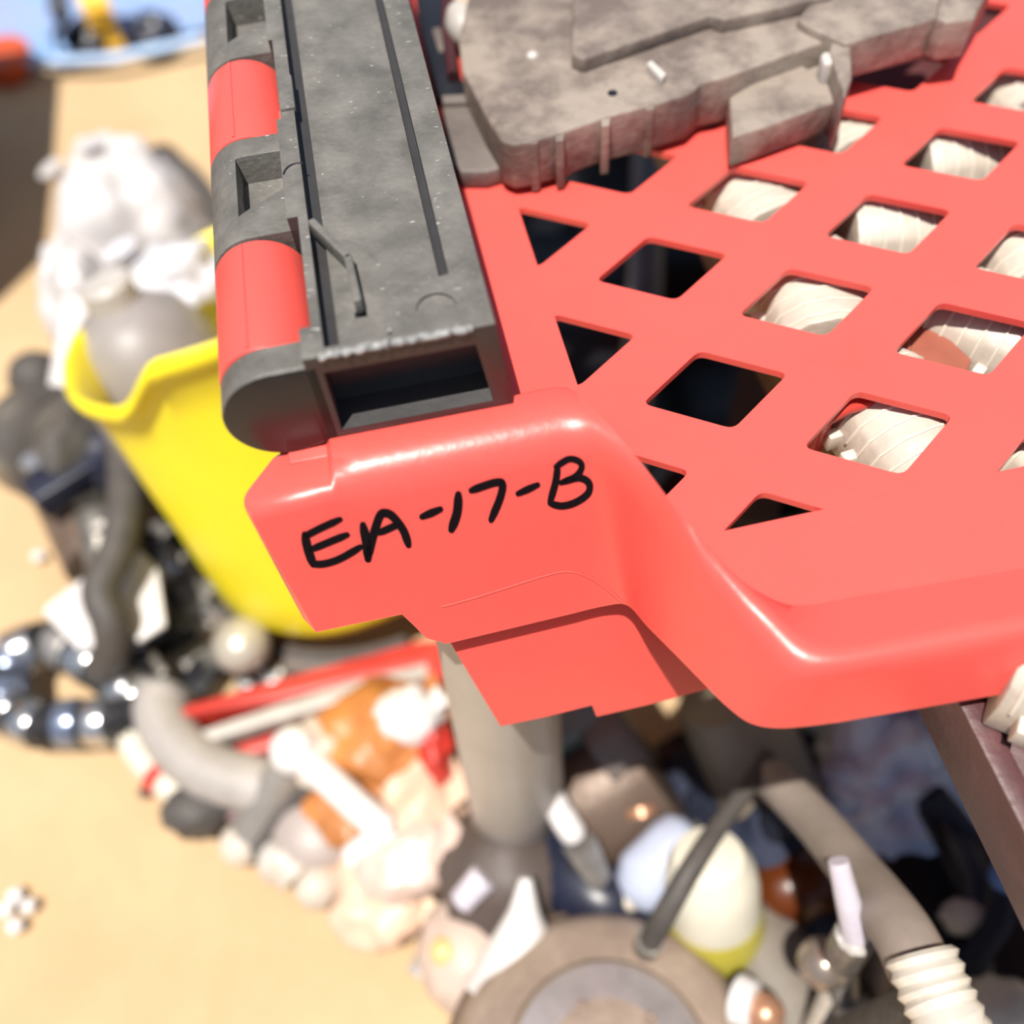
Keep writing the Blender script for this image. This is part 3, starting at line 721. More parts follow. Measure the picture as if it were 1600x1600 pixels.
# dark hose rising and bending
hs = thing('coolant_hose', gz(180, 900), 'thick dark grey hose curving down between two white shrouds', 'hose')
pp = spline([W(184, 630, 0.12), W(192, 690, 0.125), W(196, 784, 0.125), W(185, 855, 0.12), W(157, 922, 0.115), W(172, 970, 0.105), W(176, 1010, 0.08), W(158, 1050, 0.045)], 6)
bm = BM(); add_tube(bm, pp, 0.0145, 14); link('tube', bm, DGREY, hs)
bm = BM(); add_tube(bm, pp[0:3], 0.0165, 14); link('end_collar', bm, GREY, hs)
# two white panels
for poly, h, lab in ((((128, 902), (146, 912), (142, 950), (166, 1000), (160, 1010), (120, 1012), (66, 956), (72, 945)), 0.075, 'bright white plastic shroud left of the dark hose'),
                     (((205, 858), (222, 862), (246, 888), (258, 975), (214, 1002), (194, 968), (170, 940), (188, 872)), 0.085, 'bright white plastic shroud right of the dark hose')):
    c = W(*poly[0], h); t = thing('white_shroud', (c.x, c.y, 0), lab, 'shroud')
    bm = BM(); add_prism(bm, [W(x, y, h) for x, y in poly], (0, 0, -0.006)); link('sheet', bm, WHT, t, bevel=0.002)
    bm = BM(); k = W((poly[0][0] + poly[4][0]) / 2, (poly[0][1] + poly[4][1]) / 2, h)
    add_box(bm, (k.x, k.y + 0.012, (h - 0.006) / 2), (0.008, 0.008, h - 0.006)); link('support_post', bm, WHT, t)
# armoured cable loop
cl = thing('cable_loop', gz(90, 1070), 'loop of ribbed black and chrome cable lying on the sand', 'cable')
ring = [(20, 1110), (12, 1060), (40, 1015), (90, 1005), (140, 1030), (190, 1068), (215, 1095), (170, 1125), (110, 1130), (60, 1132)]
pp = spline([W(x, y, 0.028) for x, y in ring], 12, closed=True)
bm = BM(); add_tube(bm, pp, 0.0165, 12, closed=True, ripple=0.22); link('ribbed_sheath', bm, mat('dark_glossy_sheath', (0.12, 0.12, 0.13), 0.22, 0.5, var=0.3), cl, angle=25)
for i in (0, 7, 19, 26, 41, 50, 64, 70, 88, 97, 112):
    q = pp[i % len(pp)]; q2 = pp[(i + 1) % len(pp)]; dq = (q2 - q).normalized() * 0.006
    bm = BM(); add_cyl(bm, q - dq * (1 + i % 3), q + dq, 0.019 + 0.0012 * (i % 3), seg=16); link('clamp', bm, (CHROME, mat('blue_grey_steel', (0.28, 0.33, 0.45), 0.25, 0.7), GREY)[i % 3 if i % 2 else 0], cl, bevel=0.002)
# second strand of cable
t = thing('braided_hose', gz(130, 1120), 'short braided steel hose crossing the front of the cable loop', 'hose')
pp = spline([W(60, 1128, 0.02), W(110, 1140, 0.02), W(170, 1128, 0.022), W(240, 1105, 0.03)], 10)
bm = BM(); add_tube(bm, pp, 0.013, 10, ripple=0.15); link('braid', bm, mat('blue_grey_steel', (0.28, 0.33, 0.45), 0.25, 0.7), t)
bm = BM(); add_cyl(bm, pp[0], pp[2], 0.017, seg=6); link('nut', bm, CHROME, t)
# ball stud
t = thing('ball_joint', gz(375, 1020), 'pale round ball joint in front of the yellow bucket base', 'car part')
bm = BM(); add_ball(bm, W(378, 1008, 0.055), (0.024, 0.024, 0.022), 3); link('ball', bm, mat('bone_metal', (0.52, 0.47, 0.39), 0.35, 0.3), t)
bm = BM(); q = W(378, 1008, 0.055); add_cyl(bm, (q.x, q.y, 0.0), q, 0.022, 0.012, 18); link('socket', bm, DGREY, t)
bm = BM(); add_cyl(bm, W(330, 1030, 0.02), W(375, 1020, 0.03), 0.012, seg=12); link('shank', bm, STEEL, t)
t = thing('base_strip', gz(520, 1030), 'brown grey strip along the bucket base', 'strip')  # dark brown grey ring laid along the bucket base
pp = spline([W(345, 955, 0.012), W(400, 1005, 0.012), W(470, 1035, 0.012), W(560, 1035, 0.012), W(640, 1015, 0.012)], 8)
bm = BM(); add_tube(bm, pp, 0.013, 10); link('strip', bm, mat('grey_brown_strip', (0.20, 0.165, 0.14), 0.6), t)
bm = BM(); add_tube(bm, [p + Vector((0, 0, 0.012)) for p in pp], 0.004, 8); link('bead', bm, DGREY, t)
# two curved grey pipes at the lower left of the heap
t = thing('curved_pipe', gz(300, 1200), 'thick pale grey curved pipe in front of the red tray', 'pipe')
pp = spline([W(262, 1080, 0.035), W(252, 1110, 0.036), W(275, 1160, 0.036), W(330, 1205, 0.036), W(420, 1230, 0.035)], 8)
bm = BM(); add_tube(bm, pp, 0.022, 16); link('tube', bm, mat('warm_grey_plastic', (0.40, 0.365, 0.34), 0.5), t)
bm = BM(); add_tube(bm, pp[:3], 0.025, 16); link('collar', bm, GREY, t)
t = thing('curved_pipe', gz(230, 1200), 'slim cream curved pipe lying outermost on the sand', 'pipe')
pp = spline([W(205, 1105, 0.014), W(205, 1145, 0.014), W(235, 1195, 0.014), W(290, 1240, 0.014), W(350, 1255, 0.014)], 8)
bm = BM(); add_tube(bm, pp, 0.0135, 12); link('tube', bm, mat('cream_pipe', (0.74, 0.68, 0.56), 0.45), t)
bm = BM(); add_tube(bm, pp[18:21], 0.0155, 12); link('red_band', bm, REDB, t)
# dark rubber foot
t = thing('rubber_bumper', gz(310, 1270), 'small black rubber bumper at the left foot of the heap', 'bumper')
bm = BM(); add_ball(bm, W(312, 1262, 0.018), (0.028, 0.022, 0.02), 3, 0.2, 2.0, 4); link('body', bm, DGREY, t)
bm = BM(); add_box(bm, W(355, 1265, 0.012), (0.04, 0.02, 0.016), Matrix.Rotation(-.3, 3, 'Z')); link('foot', bm, MAROON, t, bevel=0.003)
# red shallow tray with a grey bar in it
tr = thing('tool_tray', gz(480, 1120), 'narrow red plastic tray with a pale bar, in front of yellow bucket', 'tray')
def quad(name, poly, z1, z0, m, parent, bev=0.0015):
    bm = BM(); add_prism(bm, [W(x, y, z1) for x, y in poly], (0, 0, z0 - z1)); return link(name, bm, m, parent, bevel=bev)
quad('back_wall', [(278, 1118), (290, 1102), (660, 1000), (690, 1008), (690, 1028), (440, 1090)], 0.05, 0.0, REDB, tr)
quad('front_wall', [(330, 1178), (360, 1186), (560, 1128), (680, 1092), (676, 1064), (560, 1100)], 0.035, 0.0, REDB, tr)
quad('end_wall', [(664, 1000), (694, 1000), (694, 1080), (668, 1080)], 0.055, 0.0, REDB, tr)
pb = thing('trim_bar', gz(500, 1100), 'pale grey flat bar lying in the narrow red tray', 'bar')
quad('bar', [(312, 1142), (330, 1156), (500, 1105), (672, 1056), (672, 1030), (500, 1078)], 0.048, 0.028, mat('silver_grey_plastic', (0.52, 0.49, 0.44), 0.4, var=0.15), pb)
quad('bar_foot', [(330, 1146), (660, 1046), (662, 1052), (334, 1153)], 0.030, 0.0, DGREY, pb)
# grey bracket arm and white lug rod
t = thing('bracket_arm', gz(420, 1260), 'grey metal arm angled down from the white rod end', 'car part')
bm = BM(); add_tube(bm, [W(455, 1195, 0.06), W(425, 1240, 0.04), W(388, 1310, 0.015)], 0.016, 12); link('arm', bm, mat('warm_grey_metal', (0.38, 0.35, 0.32), 0.4, 0.4), t)
bm = BM(); add_ball(bm, W(378, 1318, 0.016), (0.017, 0.017, 0.015), 3); link('foot_ball', bm, IVORY, t)
t = thing('bracket_arm', gz(440, 1290), 'dark shaded metal arm right behind the grey arm', 'car part')
bm = BM(); add_tube(bm, [W(470, 1225, 0.04), W(440, 1270, 0.03), W(405, 1328, 0.012)], 0.014, 12); link('arm', bm, DGREY, t)
bm = BM(); add_ball(bm, W(472, 1222, 0.042), 0.018, 2); link('joint', bm, DGREY, t)
t = thing('tie_rod', gz(540, 1240), 'white L shaped rod across orange film', 'rod')
bm = BM(); add_tube(bm, [W(462, 1172, 0.075), W(500, 1205, 0.075), W(560, 1262, 0.075), W(606, 1300, 0.07)], 0.0115, 12); link('rod', bm, WHT, t)
bm = BM(); add_ball(bm, W(461, 1172, 0.075), 0.0185, 3); link('ball_end', bm, WHT, t)
bm = BM(); add_tube(bm, [W(618, 1288, 0.07), W(585, 1315, 0.06), W(553, 1340, 0.05)], 0.011, 12); link('bent_end', bm, WHT, t)
bm = BM(); q = W(560, 1262, 0.07); add_cyl(bm, (q.x, q.y, 0), q, 0.008); link('stud', bm, STEEL, t)
# orange / peach film pieces
films = [(((600, 1150), 0.05, (0.050, 0.045, 0.040)), ORANGE, 'orange crumpled plastic film beside the grey canister', 2),
         (((560, 1230), 0.035, (0.040, 0.050, 0.030)), ORANGE, 'orange film crumpled beneath the white rod', 5),
         (((655, 1260), 0.04, (0.034, 0.045, 0.034)), PEACH, 'peach film crumpled left of the grey canister base', 9),
         (((600, 1390), 0.025, (0.040, 0.040, 0.022)), PEACH, 'peach film crumpled lowest at the edge of sand', 11),
         (((520, 1180), 0.05, (0.03, 0.03, 0.03)), IVORY, 'cream film knot near the end of the white rod', 14),
         (((640, 1340), 0.05, (0.038, 0.03, 0.026)), mat('pink_white_film', (0.66, 0.50, 0.43), 0.4), 'pinkish white film at the foot of the white rod', 17),
         (((640, 1120), 0.085, (0.026, 0.020, 0.02)), WHT, 'small white film scrap on top of the orange film', 21),
         (((682, 1180), 0.06, (0.012, 0.028, 0.030)), REDB, 'red film strip squeezed against the grey canister', 23)]
for ((q, h, rr), m, lab, sd_) in films:
    c = W(q[0], q[1], h); bm = BM(); add_ball(bm, c, rr, 4, 0.24, 1.7, sd_)
    t = thing('plastic_film', (c.x, c.y, 0), lab, 'film'); link('sheet', bm, m, t, angle=80)
    bm = BM(); add_prism(bm, [c + Vector((rr[0] * .2, -rr[1] * .5, rr[2] * .6)), c + Vector((rr[0] * 1.2, -rr[1] * .2, rr[2] * .9)), c + Vector((rr[0] * .9, rr[1] * .7, rr[2] * .7))], (0.001, 0, -0.002)); link('loose_corner', bm, m, t)
# grey canister
t = thing('canister', gz(745, 1160), 'tall pale grey canister standing under the red crate corner', 'canister')
base = gz(768, 1235); top = Vector((base.x - 0.006, base.y + 0.01, 0.19))
base = W(812, 1300, 0); dirc = W(778, 1000, 0.36) - base
bm = BM(); add_lathe(bm, [(0.031, 0.0), (0.0335, 0.006), (0.0305, 0.2), (0.0265, 0.402), (0.026, 0.408), (0.02, 0.411)], axis(base, dirc), 36); link('body', bm, mat('pale_grey_paint', (0.52, 0.475, 0.42), 0.45, c2=(0.44, 0.395, 0.335), scale=14), t)
bm = BM(); add_lathe(bm, [(0.018, 0.411), (0.018, 0.414), (0.014, 0.415)], axis(base, dirc), 28); link('cap', bm, GREY, t)
bm = BM(); add_lathe(bm, [(0.0340, 0.0), (0.0352, 0.004), (0.0340, 0.010)], axis(base, dirc), 36); link('bottom_ring', bm, BROWN, t)
# brown motor body in the shade right of it
t = thing('blower_motor', gz(940, 1250), 'brown blower motor body in the shade right of the grey canister', 'car part')
bm = BM(); add_cyl(bm, W(880, 1270, 0.06), W(1010, 1180, 0.085), 0.056, 0.05, 28); link('can', bm, BROWN, t, bevel=0.004)
bm = BM(); add_cyl(bm, W(930, 1170, 0.11), W(985, 1130, 0.12), 0.034, 0.030, 20); link('end_bell', bm, mat('taupe_metal', (0.20, 0.165, 0.145), 0.5, 0.2), t, bevel=0.003)
bm = BM(); add_cyl(bm, W(1000, 1260, 0.11), W(1004, 1275, 0.108), 0.011, seg=14); link('terminal', bm, mat('copper', (0.6, 0.32, 0.2), 0.35, 0.6), t)
bm = BM(); add_cyl(bm, W(865, 1210, 0.09), W(895, 1225, 0.09), 0.012, seg=12); link('brush_holder', bm, mat('copper', (0.6, 0.32, 0.2)), t)
t = thing('teal_connector', gz(905, 1125), 'grey green connector peeping out below the crate wall notch', 'connector')
bm = BM(); add_box(bm, W(900, 1122, 0.13), (0.05, 0.03, 0.03), Matrix.Rotation(.3, 3, 'Z')); link('shell', bm, mat('grey_green_plastic', (0.20, 0.26, 0.26), 0.4), t, bevel=0.004)
bm = BM(); q = W(890, 1150, 0.10); add_cyl(bm, (q.x, q.y, 0.0), q, 0.016, 0.012, 14); link('lead', bm, BROWN, t)
# white spark plug
t = thing('spark_plug', gz(890, 1300), 'white ceramic spark plug in front of the brown motor', 'spark plug')
bm = BM(); add_lathe(bm, [(0.008, 0.0), (0.0125, 0.006), (0.0125, 0.024), (0.0115, 0.028), (0.0125, 0.032), (0.0125, 0.05), (0.008, 0.056)], axis(W(902, 1312, 0.125), W(872, 1265, 0.135) - W(902, 1312, 0.125)) @ Matrix.Scale(0.72, 4), 20); link('insulator', bm, WHT, t)
bm = BM(); q = W(905, 1318, 0.122); add_cyl(bm, q, W(935, 1375, 0.10), 0.012, 0.009, 6); link('threaded_end', bm, GREY, t)
bm = BM(); q = W(912, 1330, 0.118); add_cyl(bm, (q.x, q.y, 0), q, 0.014, 0.010, 12); link('mount_post', bm, DGREY, t)
# black plug boot below
t = thing('rubber_boot', gz(930, 1400), 'shiny black rubber boot behind the big brown disc', 'boot')
bm = BM(); add_tube(bm, spline([W(870, 1345, 0.06), W(905, 1380, 0.07), W(945, 1405, 0.075), W(985, 1410, 0.07)], 6), lambda s: 0.030 - 0.010 * s, 16); link('boot', bm, BLUEBLK, t)
bm = BM(); add_cyl(bm, W(985, 1410, 0.07), W(1000, 1410, 0.068), 0.024, seg=18); link('collar', bm, BLUEBLK, t)
bm = BM(); add_box(bm, W(860, 1360, 0.025), (0.08, 0.05, 0.05), Matrix.Rotation(.5, 3, 'Z')); link('base', bm, DGREY, t, bevel=0.004)
t = thing('dark_housing', gz(830, 1370), 'dark brown housing below the grey canister', 'car part')
bm = BM(); add_ball(bm, W(800, 1362, 0.05), (0.052, 0.05, 0.05), 3, 0.15, 2.2, 6); link('shell', bm, mat('dark_taupe', (0.09, 0.068, 0.06), 0.55, bump=0.3), t)
bm = BM(); add_cyl(bm, W(750, 1325, 0.06), W(790, 1318, 0.075), 0.018, seg=14); link('port', bm, BLKC, t)
# white funnel
t = thing('funnel', gz(820, 1430), 'white plastic funnel lying behind the big brown disc', 'funnel')
bm = BM(); add_lathe(bm, [(0.004, 0.0), (0.010, 0.02), (0.034, 0.062), (0.036, 0.064), (0.032, 0.062)], axis(W(822, 1372, 0.115), W(818, 1455, 0.10) - W(822, 1372, 0.115)), 28); link('cone', bm, WHT, t)
bm = BM(); q = W(818, 1440, 0.09); add_cyl(bm, (q.x, q.y, 0), q, 0.02, 0.014, 12); link('prop', bm, DGREY, t)
# cream pipe end near funnel
t = thing('glass_fuse', gz(748, 1400), 'lilac white tube between peach film and white funnel', 'tube')
bm = BM(); add_cyl(bm, W(718, 1412, 0.09), W(758, 1368, 0.10), 0.0085, 0.010, 14); link('tube', bm, mat('lilac_white', (0.62, 0.58, 0.66), 0.3), t, bevel=0.002)
bm = BM(); q = W(735, 1395, 0.09); add_cyl(bm, (q.x, q.y, 0), q, 0.012, 0.006, 10); link('stand', bm, DGREY, t)
# beige stick
t = thing('wooden_peg', gz(660, 1425), 'beige flat peg lying aslant by the peach film', 'peg')
bm = BM(); p, q = W(640, 1395, 0.03), W(690, 1445, 0.03); d = q - p
add_box(bm, (p + q) / 2, (d.length, 0.017, 0.012), Matrix.Rotation(math.atan2(d.y, d.x), 3, 'Z')); link('peg', bm, mat('beige_wood', (0.80, 0.62, 0.44), 0.6), t, bevel=0.003)
bm = BM(); add_cyl(bm, (((p + q) / 2).x, ((p + q) / 2).y, 0), (p + q) / 2 - Vector((0, 0, .004)), 0.008); link('stub', bm, DGREY, t)
# pinkish pot
t = thing('ceramic_cap', gz(735, 1480), 'pinkish grey rounded cap in front of white funnel', 'cap')
bm = BM(); add_ball(bm, W(735, 1490, 0.035), (0.036, 0.042, 0.035), 3, 0.08); link('dome', bm, mat('pinkish_grey', (0.58, 0.45, 0.38), 0.5), t)
bm = BM(); add_ball(bm, W(696, 1486, 0.06), 0.011, 2); link('orange_tip', bm, mat('apricot', (0.85, 0.50, 0.22), 0.4), t)
# the large brown disc (brake drum / backing plate)
t = thing('brake_drum', gz(940, 1600), 'big dusty brown brake drum at the bottom of the view', 'car part')
MD = axis(W(948, 1690, 0.095), (0.05, 0.10, 0.99)) @ Matrix.Scale(0.93, 4)
bm = BM(); add_lathe(bm, [(0.015, 0.052), (0.04, 0.050), (0.060, 0.042), (0.064, 0.034), (0.086, 0.028), (0.094, 0.020), (0.100, 0.008), (0.104, -0.03), (0.102, -0.088), (0.02, -0.088)], MD, 56); link('drum', bm, mat('dusty_brown_drum', (0.40, 0.31, 0.245), 0.5, 0.15, c2=(0.24, 0.18, 0.145), scale=20, bump=0.3), t, angle=30)
bm = BM(); add_lathe(bm, [(0.098, -0.002), (0.107, -0.004), (0.107, -0.012), (0.1035, -0.014)], MD, 56); link('flange_ring', bm, BROWN, t)
bm = BM(); add_lathe(bm, [(0.020, 0.0505), (0.040, 0.0502), (0.0585, 0.0435), (0.0570, 0.0425), (0.020, 0.0490)], MD, 48); link('face_disc', bm, mat('lilac_grey_metal', (0.46, 0.41, 0.41), 0.28, 0.4, var=0.15), t)
bm = BM(); add_lathe(bm, [(0.018, 0.046), (0.018, 0.058), (0.012, 0.060)], MD, 24); link('hub', bm, GREY, t)
for k in range(5):
    q = MD @ Vector((0.035 * math.cos(k * 1.257 + .4), 0.035 * math.sin(k * 1.257 + .4), 0.047)); bm = BM(); add_cyl(bm, q, q + Vector((0, 0, 0.006)), 0.004, seg=6); link('stud', bm, BROWN, t)
# cream bottle with yellow green neck
t = thing('bottle', gz(1100, 1440), 'cream plastic bottle with yellow green shoulder behind the brown drum', 'bottle')
MJ = axis(W(1108, 1345, 0.145), W(1120, 1480, 0.055) - W(1108, 1345, 0.145)) @ Matrix.Scale(0.80, 4)
bm = BM(); add_lathe(bm, [(0.012, -0.012), (0.026, -0.006), (0.034, 0.010), (0.037, 0.03), (0.037, 0.065), (0.034, 0.085)], MJ, 32); link('body', bm, CREAM, t)
bm = BM(); add_lathe(bm, [(0.0372, 0.060), (0.0395, 0.08), (0.037, 0.115), (0.028, 0.125)], MJ, 32); link('shoulder', bm, OLIVE, t)
bm = BM(); add_lathe(bm, [(0.022, 0.120), (0.022, 0.140), (0.018, 0.142)], MJ, 24); link('cap', bm, mat('khaki', (0.25, 0.22, 0.10), 0.5), t)
t = thing('plastic_bottle', gz(1060, 1330), 'white bottle tinted as in blue shade behind the black cable', 'bottle')
MK = axis(W(1062, 1325, 0.10), W(1005, 1380, 0.09) - W(1062, 1325, 0.10)) @ Matrix.Scale(0.78, 4)
bm = BM(); add_lathe(bm, [(0.016, -0.02), (0.026, -0.012), (0.029, 0.0), (0.029, 0.04), (0.020, 0.055), (0.012, 0.06)], MK, 28); link('body', bm, mat('blue_shade_white', (0.50, 0.55, 0.70), 0.35), t)  # blue tint of the shade is put into this white
bm = BM(); add_lathe(bm, [(0.013, 0.058), (0.013, 0.078), (0.010, 0.08)], MK, 18); link('neck', bm, IVORY, t)
bm = BM(); q = W(1050, 1340, 0.08); add_box(bm, (q.x, q.y, q.z / 2 - .005), (0.05, 0.04, q.z)); link('carton', bm, DGREY, t)
# black cable crossing
t = thing('black_cable', gz(1080, 1370), 'slim black cable slanting over the cream bottle', 'cable')
pp = spline([W(1200, 1180, 0.17), W(1165, 1235, 0.18), W(1120, 1295, 0.185), W(1075, 1365, 0.19), W(1030, 1445, 0.17), W(1010, 1480, 0.12)], 6)
bm = BM(); add_tube(bm, pp, lambda s: 0.0052 + 0.0018 * s, 12); link('cable', bm, DGREY, t)
bm = BM(); add_tube(bm, pp[-4:], 0.0085, 12); link('ferrule', bm, STEEL, t)
# hanging tan can
t = thing('oil_filter', gz(1170, 1200), 'dull tan oil filter in shade under the rim corner', 'oil filter')
bm = BM(); add_lathe(bm, [(0.020, -0.05), (0.034, -0.046), (0.036, -0.03), (0.036, 0.05), (0.030, 0.054)], axis(W(1170, 1170, 0.10), (0.2, -0.5, -0.6)), 28); link('can', bm, mat('tan_paint', (0.28, 0.23, 0.17), 0.5), t)
bm = BM(); q = W(1165, 1200, 0.06); add_box(bm, (q.x, q.y + .01, 0.028), (0.05, 0.05, 0.056)); link('base', bm, BLKC, t, bevel=0.004)
# big grey hose with ribbed chrome end
t = thing('radiator_hose', gz(1380, 1400), 'thick taupe hose running down to a ribbed bright end', 'hose')
pp = spline([W(1205, 1215, 0.17), W(1275, 1285, 0.20), W(1345, 1370, 0.24), W(1405, 1450, 0.28), W(1440, 1520, 0.29)], 8)
bm = BM(); add_tube(bm, pp, lambda s: 0.0125 + 0.0015 * s, 16); link('tube', bm, mat('taupe_rubber', (0.30, 0.25, 0.215), 0.55), t)
pp = spline([W(1438, 1490, 0.30), W(1460, 1545, 0.30), W(1485, 1600, 0.30), W(1510, 1660, 0.29)], 5)
bm = BM(); add_tube(bm, pp, 0.0138, 16, ripple=0.13); link('ribbed_end', bm, mat('bright_ivory_metal', (0.78, 0.74, 0.66), 0.35, 0.25), t, angle=25)
q = pp[7]; bm = BM(); add_cyl(bm, (q.x, q.y, 0), (q.x, q.y, q.z - .01), 0.012); link('support_leg', bm, DGREY, t)
q = W(1240, 1240, 0.165); bm = BM(); add_cyl(bm, (q.x, q.y, 0), (q.x, q.y, q.z), 0.012); link('support_leg', bm, NAVY, t)
# linkage with white rod
t = thing('wiper_linkage', gz(1320, 1460), 'thin metal wiper linkage with a white rod and ball', 'linkage')
bm = BM(); add_tube(bm, [W(1310, 1345, 0.285), W(1323, 1400, 0.275), W(1338, 1460, 0.25)], lambda s: 0.0048 + 0.002 * s, 12); link('white_rod', bm, mat('lilac_white', (0.62, 0.58, 0.66)), t)
bm = BM(); add_ball(bm, W(1287, 1505, 0.165), 0.0145, 3); link('ball', bm, mat('brown_steel', (0.36, 0.29, 0.24), 0.25, 0.6), t)
bm = BM(); add_tube(bm, [W(1338, 1460, 0.25), W(1320, 1490, 0.20), W(1318, 1500, 0.165), W(1290, 1506, 0.162)], 0.010, 10); link('crank', bm, GREY, t)
bm = BM(); add_tube(bm, [W(1318, 1500, 0.165), W(1320, 1550, 0.15), W(1345, 1610, 0.12)], 0.008, 10); link('arm', bm, GREY, t)
bm = BM(); add_tube(bm, [W(1318, 1520, 0.15), W(1295, 1570, 0.12), W(1270, 1620, 0.09)], 0.008, 10); link('arm', bm, IVORY, t)
bm = BM(); add_tube(bm, [W(1370, 1450, 0.17), W(1362, 1510, 0.155), W(1375, 1555, 0.14), W(1400, 1590, 0.12)], 0.009, 10); link('arm', bm, BROWN, t)
bm = BM(); add_ball(bm, W(1340, 1585, 0.14), 0.013, 2); link('pivot', bm, IVORY, t)
bm = BM(); add_ball(bm, W(1388, 1446, 0.175), (0.008, 0.009, 0.008), 2); link('brass_pin', bm, OLIVE, t)
bm = BM(); q = W(1345, 1610, 0.12); add_cyl(bm, (q.x, q.y, 0), q, 0.018, 0.012, 12); link('pedestal', bm, DGREY, t)
# crinkled film in the shade
for q, h, rr, sd_, lab in (((1385, 1165), 0.07, (0.050, 0.045, 0.045), 31, 'pale blue crinkled film bag directly below the crate rim'), ((1400, 1250), 0.055, (0.058, 0.045, 0.04), 35, 'silvery crinkled film bag left of the maroon rail')):
    c = W(q[0], q[1], h); bm = BM(); add_ball(bm, c, rr, 4, 0.4, 2.6, sd_); t = thing('film_bag', (c.x, c.y, 0), lab, 'bag'); link('film', bm, CLEARB, t, angle=80)
    bm = BM(); add_ball(bm, c + Vector((-rr[0] * .8, -rr[1] * .5, 0)), (rr[0] * .35, rr[1] * .5, rr[2] * .4), 3, .4, 3, sd_); link('gathered_end', bm, CLEARB, t, angle=80)
# under the table, seen through the left lattice holes
t = thing('shade_liner', (0.24, 0.62, 0), 'black liner added to darken the shade under the steel table', 'car part')  # black sheet added so the ground below the lattice holes turns dark
bm = BM(); gr = []
for j in range(17):
    row = []
    for i in range(17):
        u = i / 16; v = j / 16
        row.append(bm.verts.new((0.03 + 0.5 * u, 0.36 + 0.62 * v, 0.02 + 0.10 * math.sin(math.pi * u) + 0.012 * math.sin(v * 17) + 0.02 * noise.noise(Vector((u * 4, v * 4, 2))))))
    gr.append(row)
for j in range(16):
    for i in range(16): bm.faces.new((gr[j][i], gr[j][i + 1], gr[j + 1][i + 1], gr[j + 1][i]))
bmesh.ops.solidify(bm, geom=bm.faces[:], thickness=0.006)
link('liner', bm, BLKC, t, angle=60)
bm = BM(); add_tube(bm, spline([Vector((0.04, 0.37, .03)), Vector((0.05, 0.6, .035)), Vector((0.04, 0.97, .03))], 6), 0.012, 10); link('rolled_edge', bm, BLUEBLK, t)
t = thing('plank_board', (0.36, 0.6, 0), 'dark brown wooden board leaning under the table by the black liner', 'board')
bm = BM(); add_box(bm, (0.36, 0.62, 0.146), (0.05, 0.62, 0.012), Matrix.Rotation(-0.5, 3, 'Z')); link('board', bm, mat('dark_brown_wood', (0.10, 0.062, 0.032), 0.7), t, bevel=0.001)
bm = BM(); add_box(bm, (0.36, 0.62, 0.1545), (0.052, 0.03, 0.006), Matrix.Rotation(-0.5, 3, 'Z')); link('batten', bm, mat('dark_brown_wood', (0.10, 0.062, 0.032), 0.7), t, bevel=0.001)
t = thing('steel_tube', (0.2, 0.45, 0), 'grey steel tube lying on the added black liner under the lattice', 'tube')
bm = BM(); add_tube(bm, [Vector((0.12, 0.36, 0.125)), Vector((0.20, 0.56, 0.148)), Vector((0.27, 0.78, 0.158))], 0.016, 12); link('tube', bm, mat('dim_steel', (0.16, 0.15, 0.155), 0.4, 0.4), t)
bm = BM(); add_cyl(bm, Vector((0.197, 0.553, 0.148)), Vector((0.203, 0.567, 0.149)), 0.019, 0.019, 16); link('saddle', bm, BLKC, t)
# amber lamp
t = thing('indicator_lamp', gz(1245, 1400), 'amber indicator lamp half hidden in the dark heap', 'lamp')
bm = BM(); add_ball(bm, W(1240, 1385, 0.07), (0.036, 0.026, 0.03), 3, 0.04); link('lens', bm, AMBER, t)
bm = BM(); add_box(bm, W(1255, 1395, 0.03), (0.07, 0.05, 0.055), Matrix.Rotation(.3, 3, 'Z')); link('housing', bm, BLKC, t, bevel=0.004)
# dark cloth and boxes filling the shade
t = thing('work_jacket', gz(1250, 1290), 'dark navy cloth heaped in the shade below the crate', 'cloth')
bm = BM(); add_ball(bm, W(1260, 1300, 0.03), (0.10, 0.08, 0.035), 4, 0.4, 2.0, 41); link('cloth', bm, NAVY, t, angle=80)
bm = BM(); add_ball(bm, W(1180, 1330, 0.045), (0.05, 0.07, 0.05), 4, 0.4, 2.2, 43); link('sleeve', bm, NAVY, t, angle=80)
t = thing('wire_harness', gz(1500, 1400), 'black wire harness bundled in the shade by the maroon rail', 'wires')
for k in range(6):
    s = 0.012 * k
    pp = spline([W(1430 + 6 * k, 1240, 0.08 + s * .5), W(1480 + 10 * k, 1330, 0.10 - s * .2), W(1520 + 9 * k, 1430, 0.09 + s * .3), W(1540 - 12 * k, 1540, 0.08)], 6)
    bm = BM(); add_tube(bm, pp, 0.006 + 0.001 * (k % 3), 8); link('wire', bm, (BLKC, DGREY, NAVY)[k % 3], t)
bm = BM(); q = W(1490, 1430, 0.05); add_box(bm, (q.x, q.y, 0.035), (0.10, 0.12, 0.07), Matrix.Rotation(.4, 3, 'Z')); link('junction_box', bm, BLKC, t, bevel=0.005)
bm = BM(); add_ball(bm, W(1570, 1370, 0.13), 0.0095, 2); link('blue_plug', bm, mat('blue_plastic', (0.12, 0.25, 0.62), 0.4), t)
bm = BM(); add_ball(bm, W(1505, 1432, 0.09), (0.014, 0.012, 0.016), 2, .3); link('pale_clip', bm, PALE, t)
t = thing('air_duct', gz(1200, 1560), 'dark taupe duct lying right of the brown drum', 'duct')
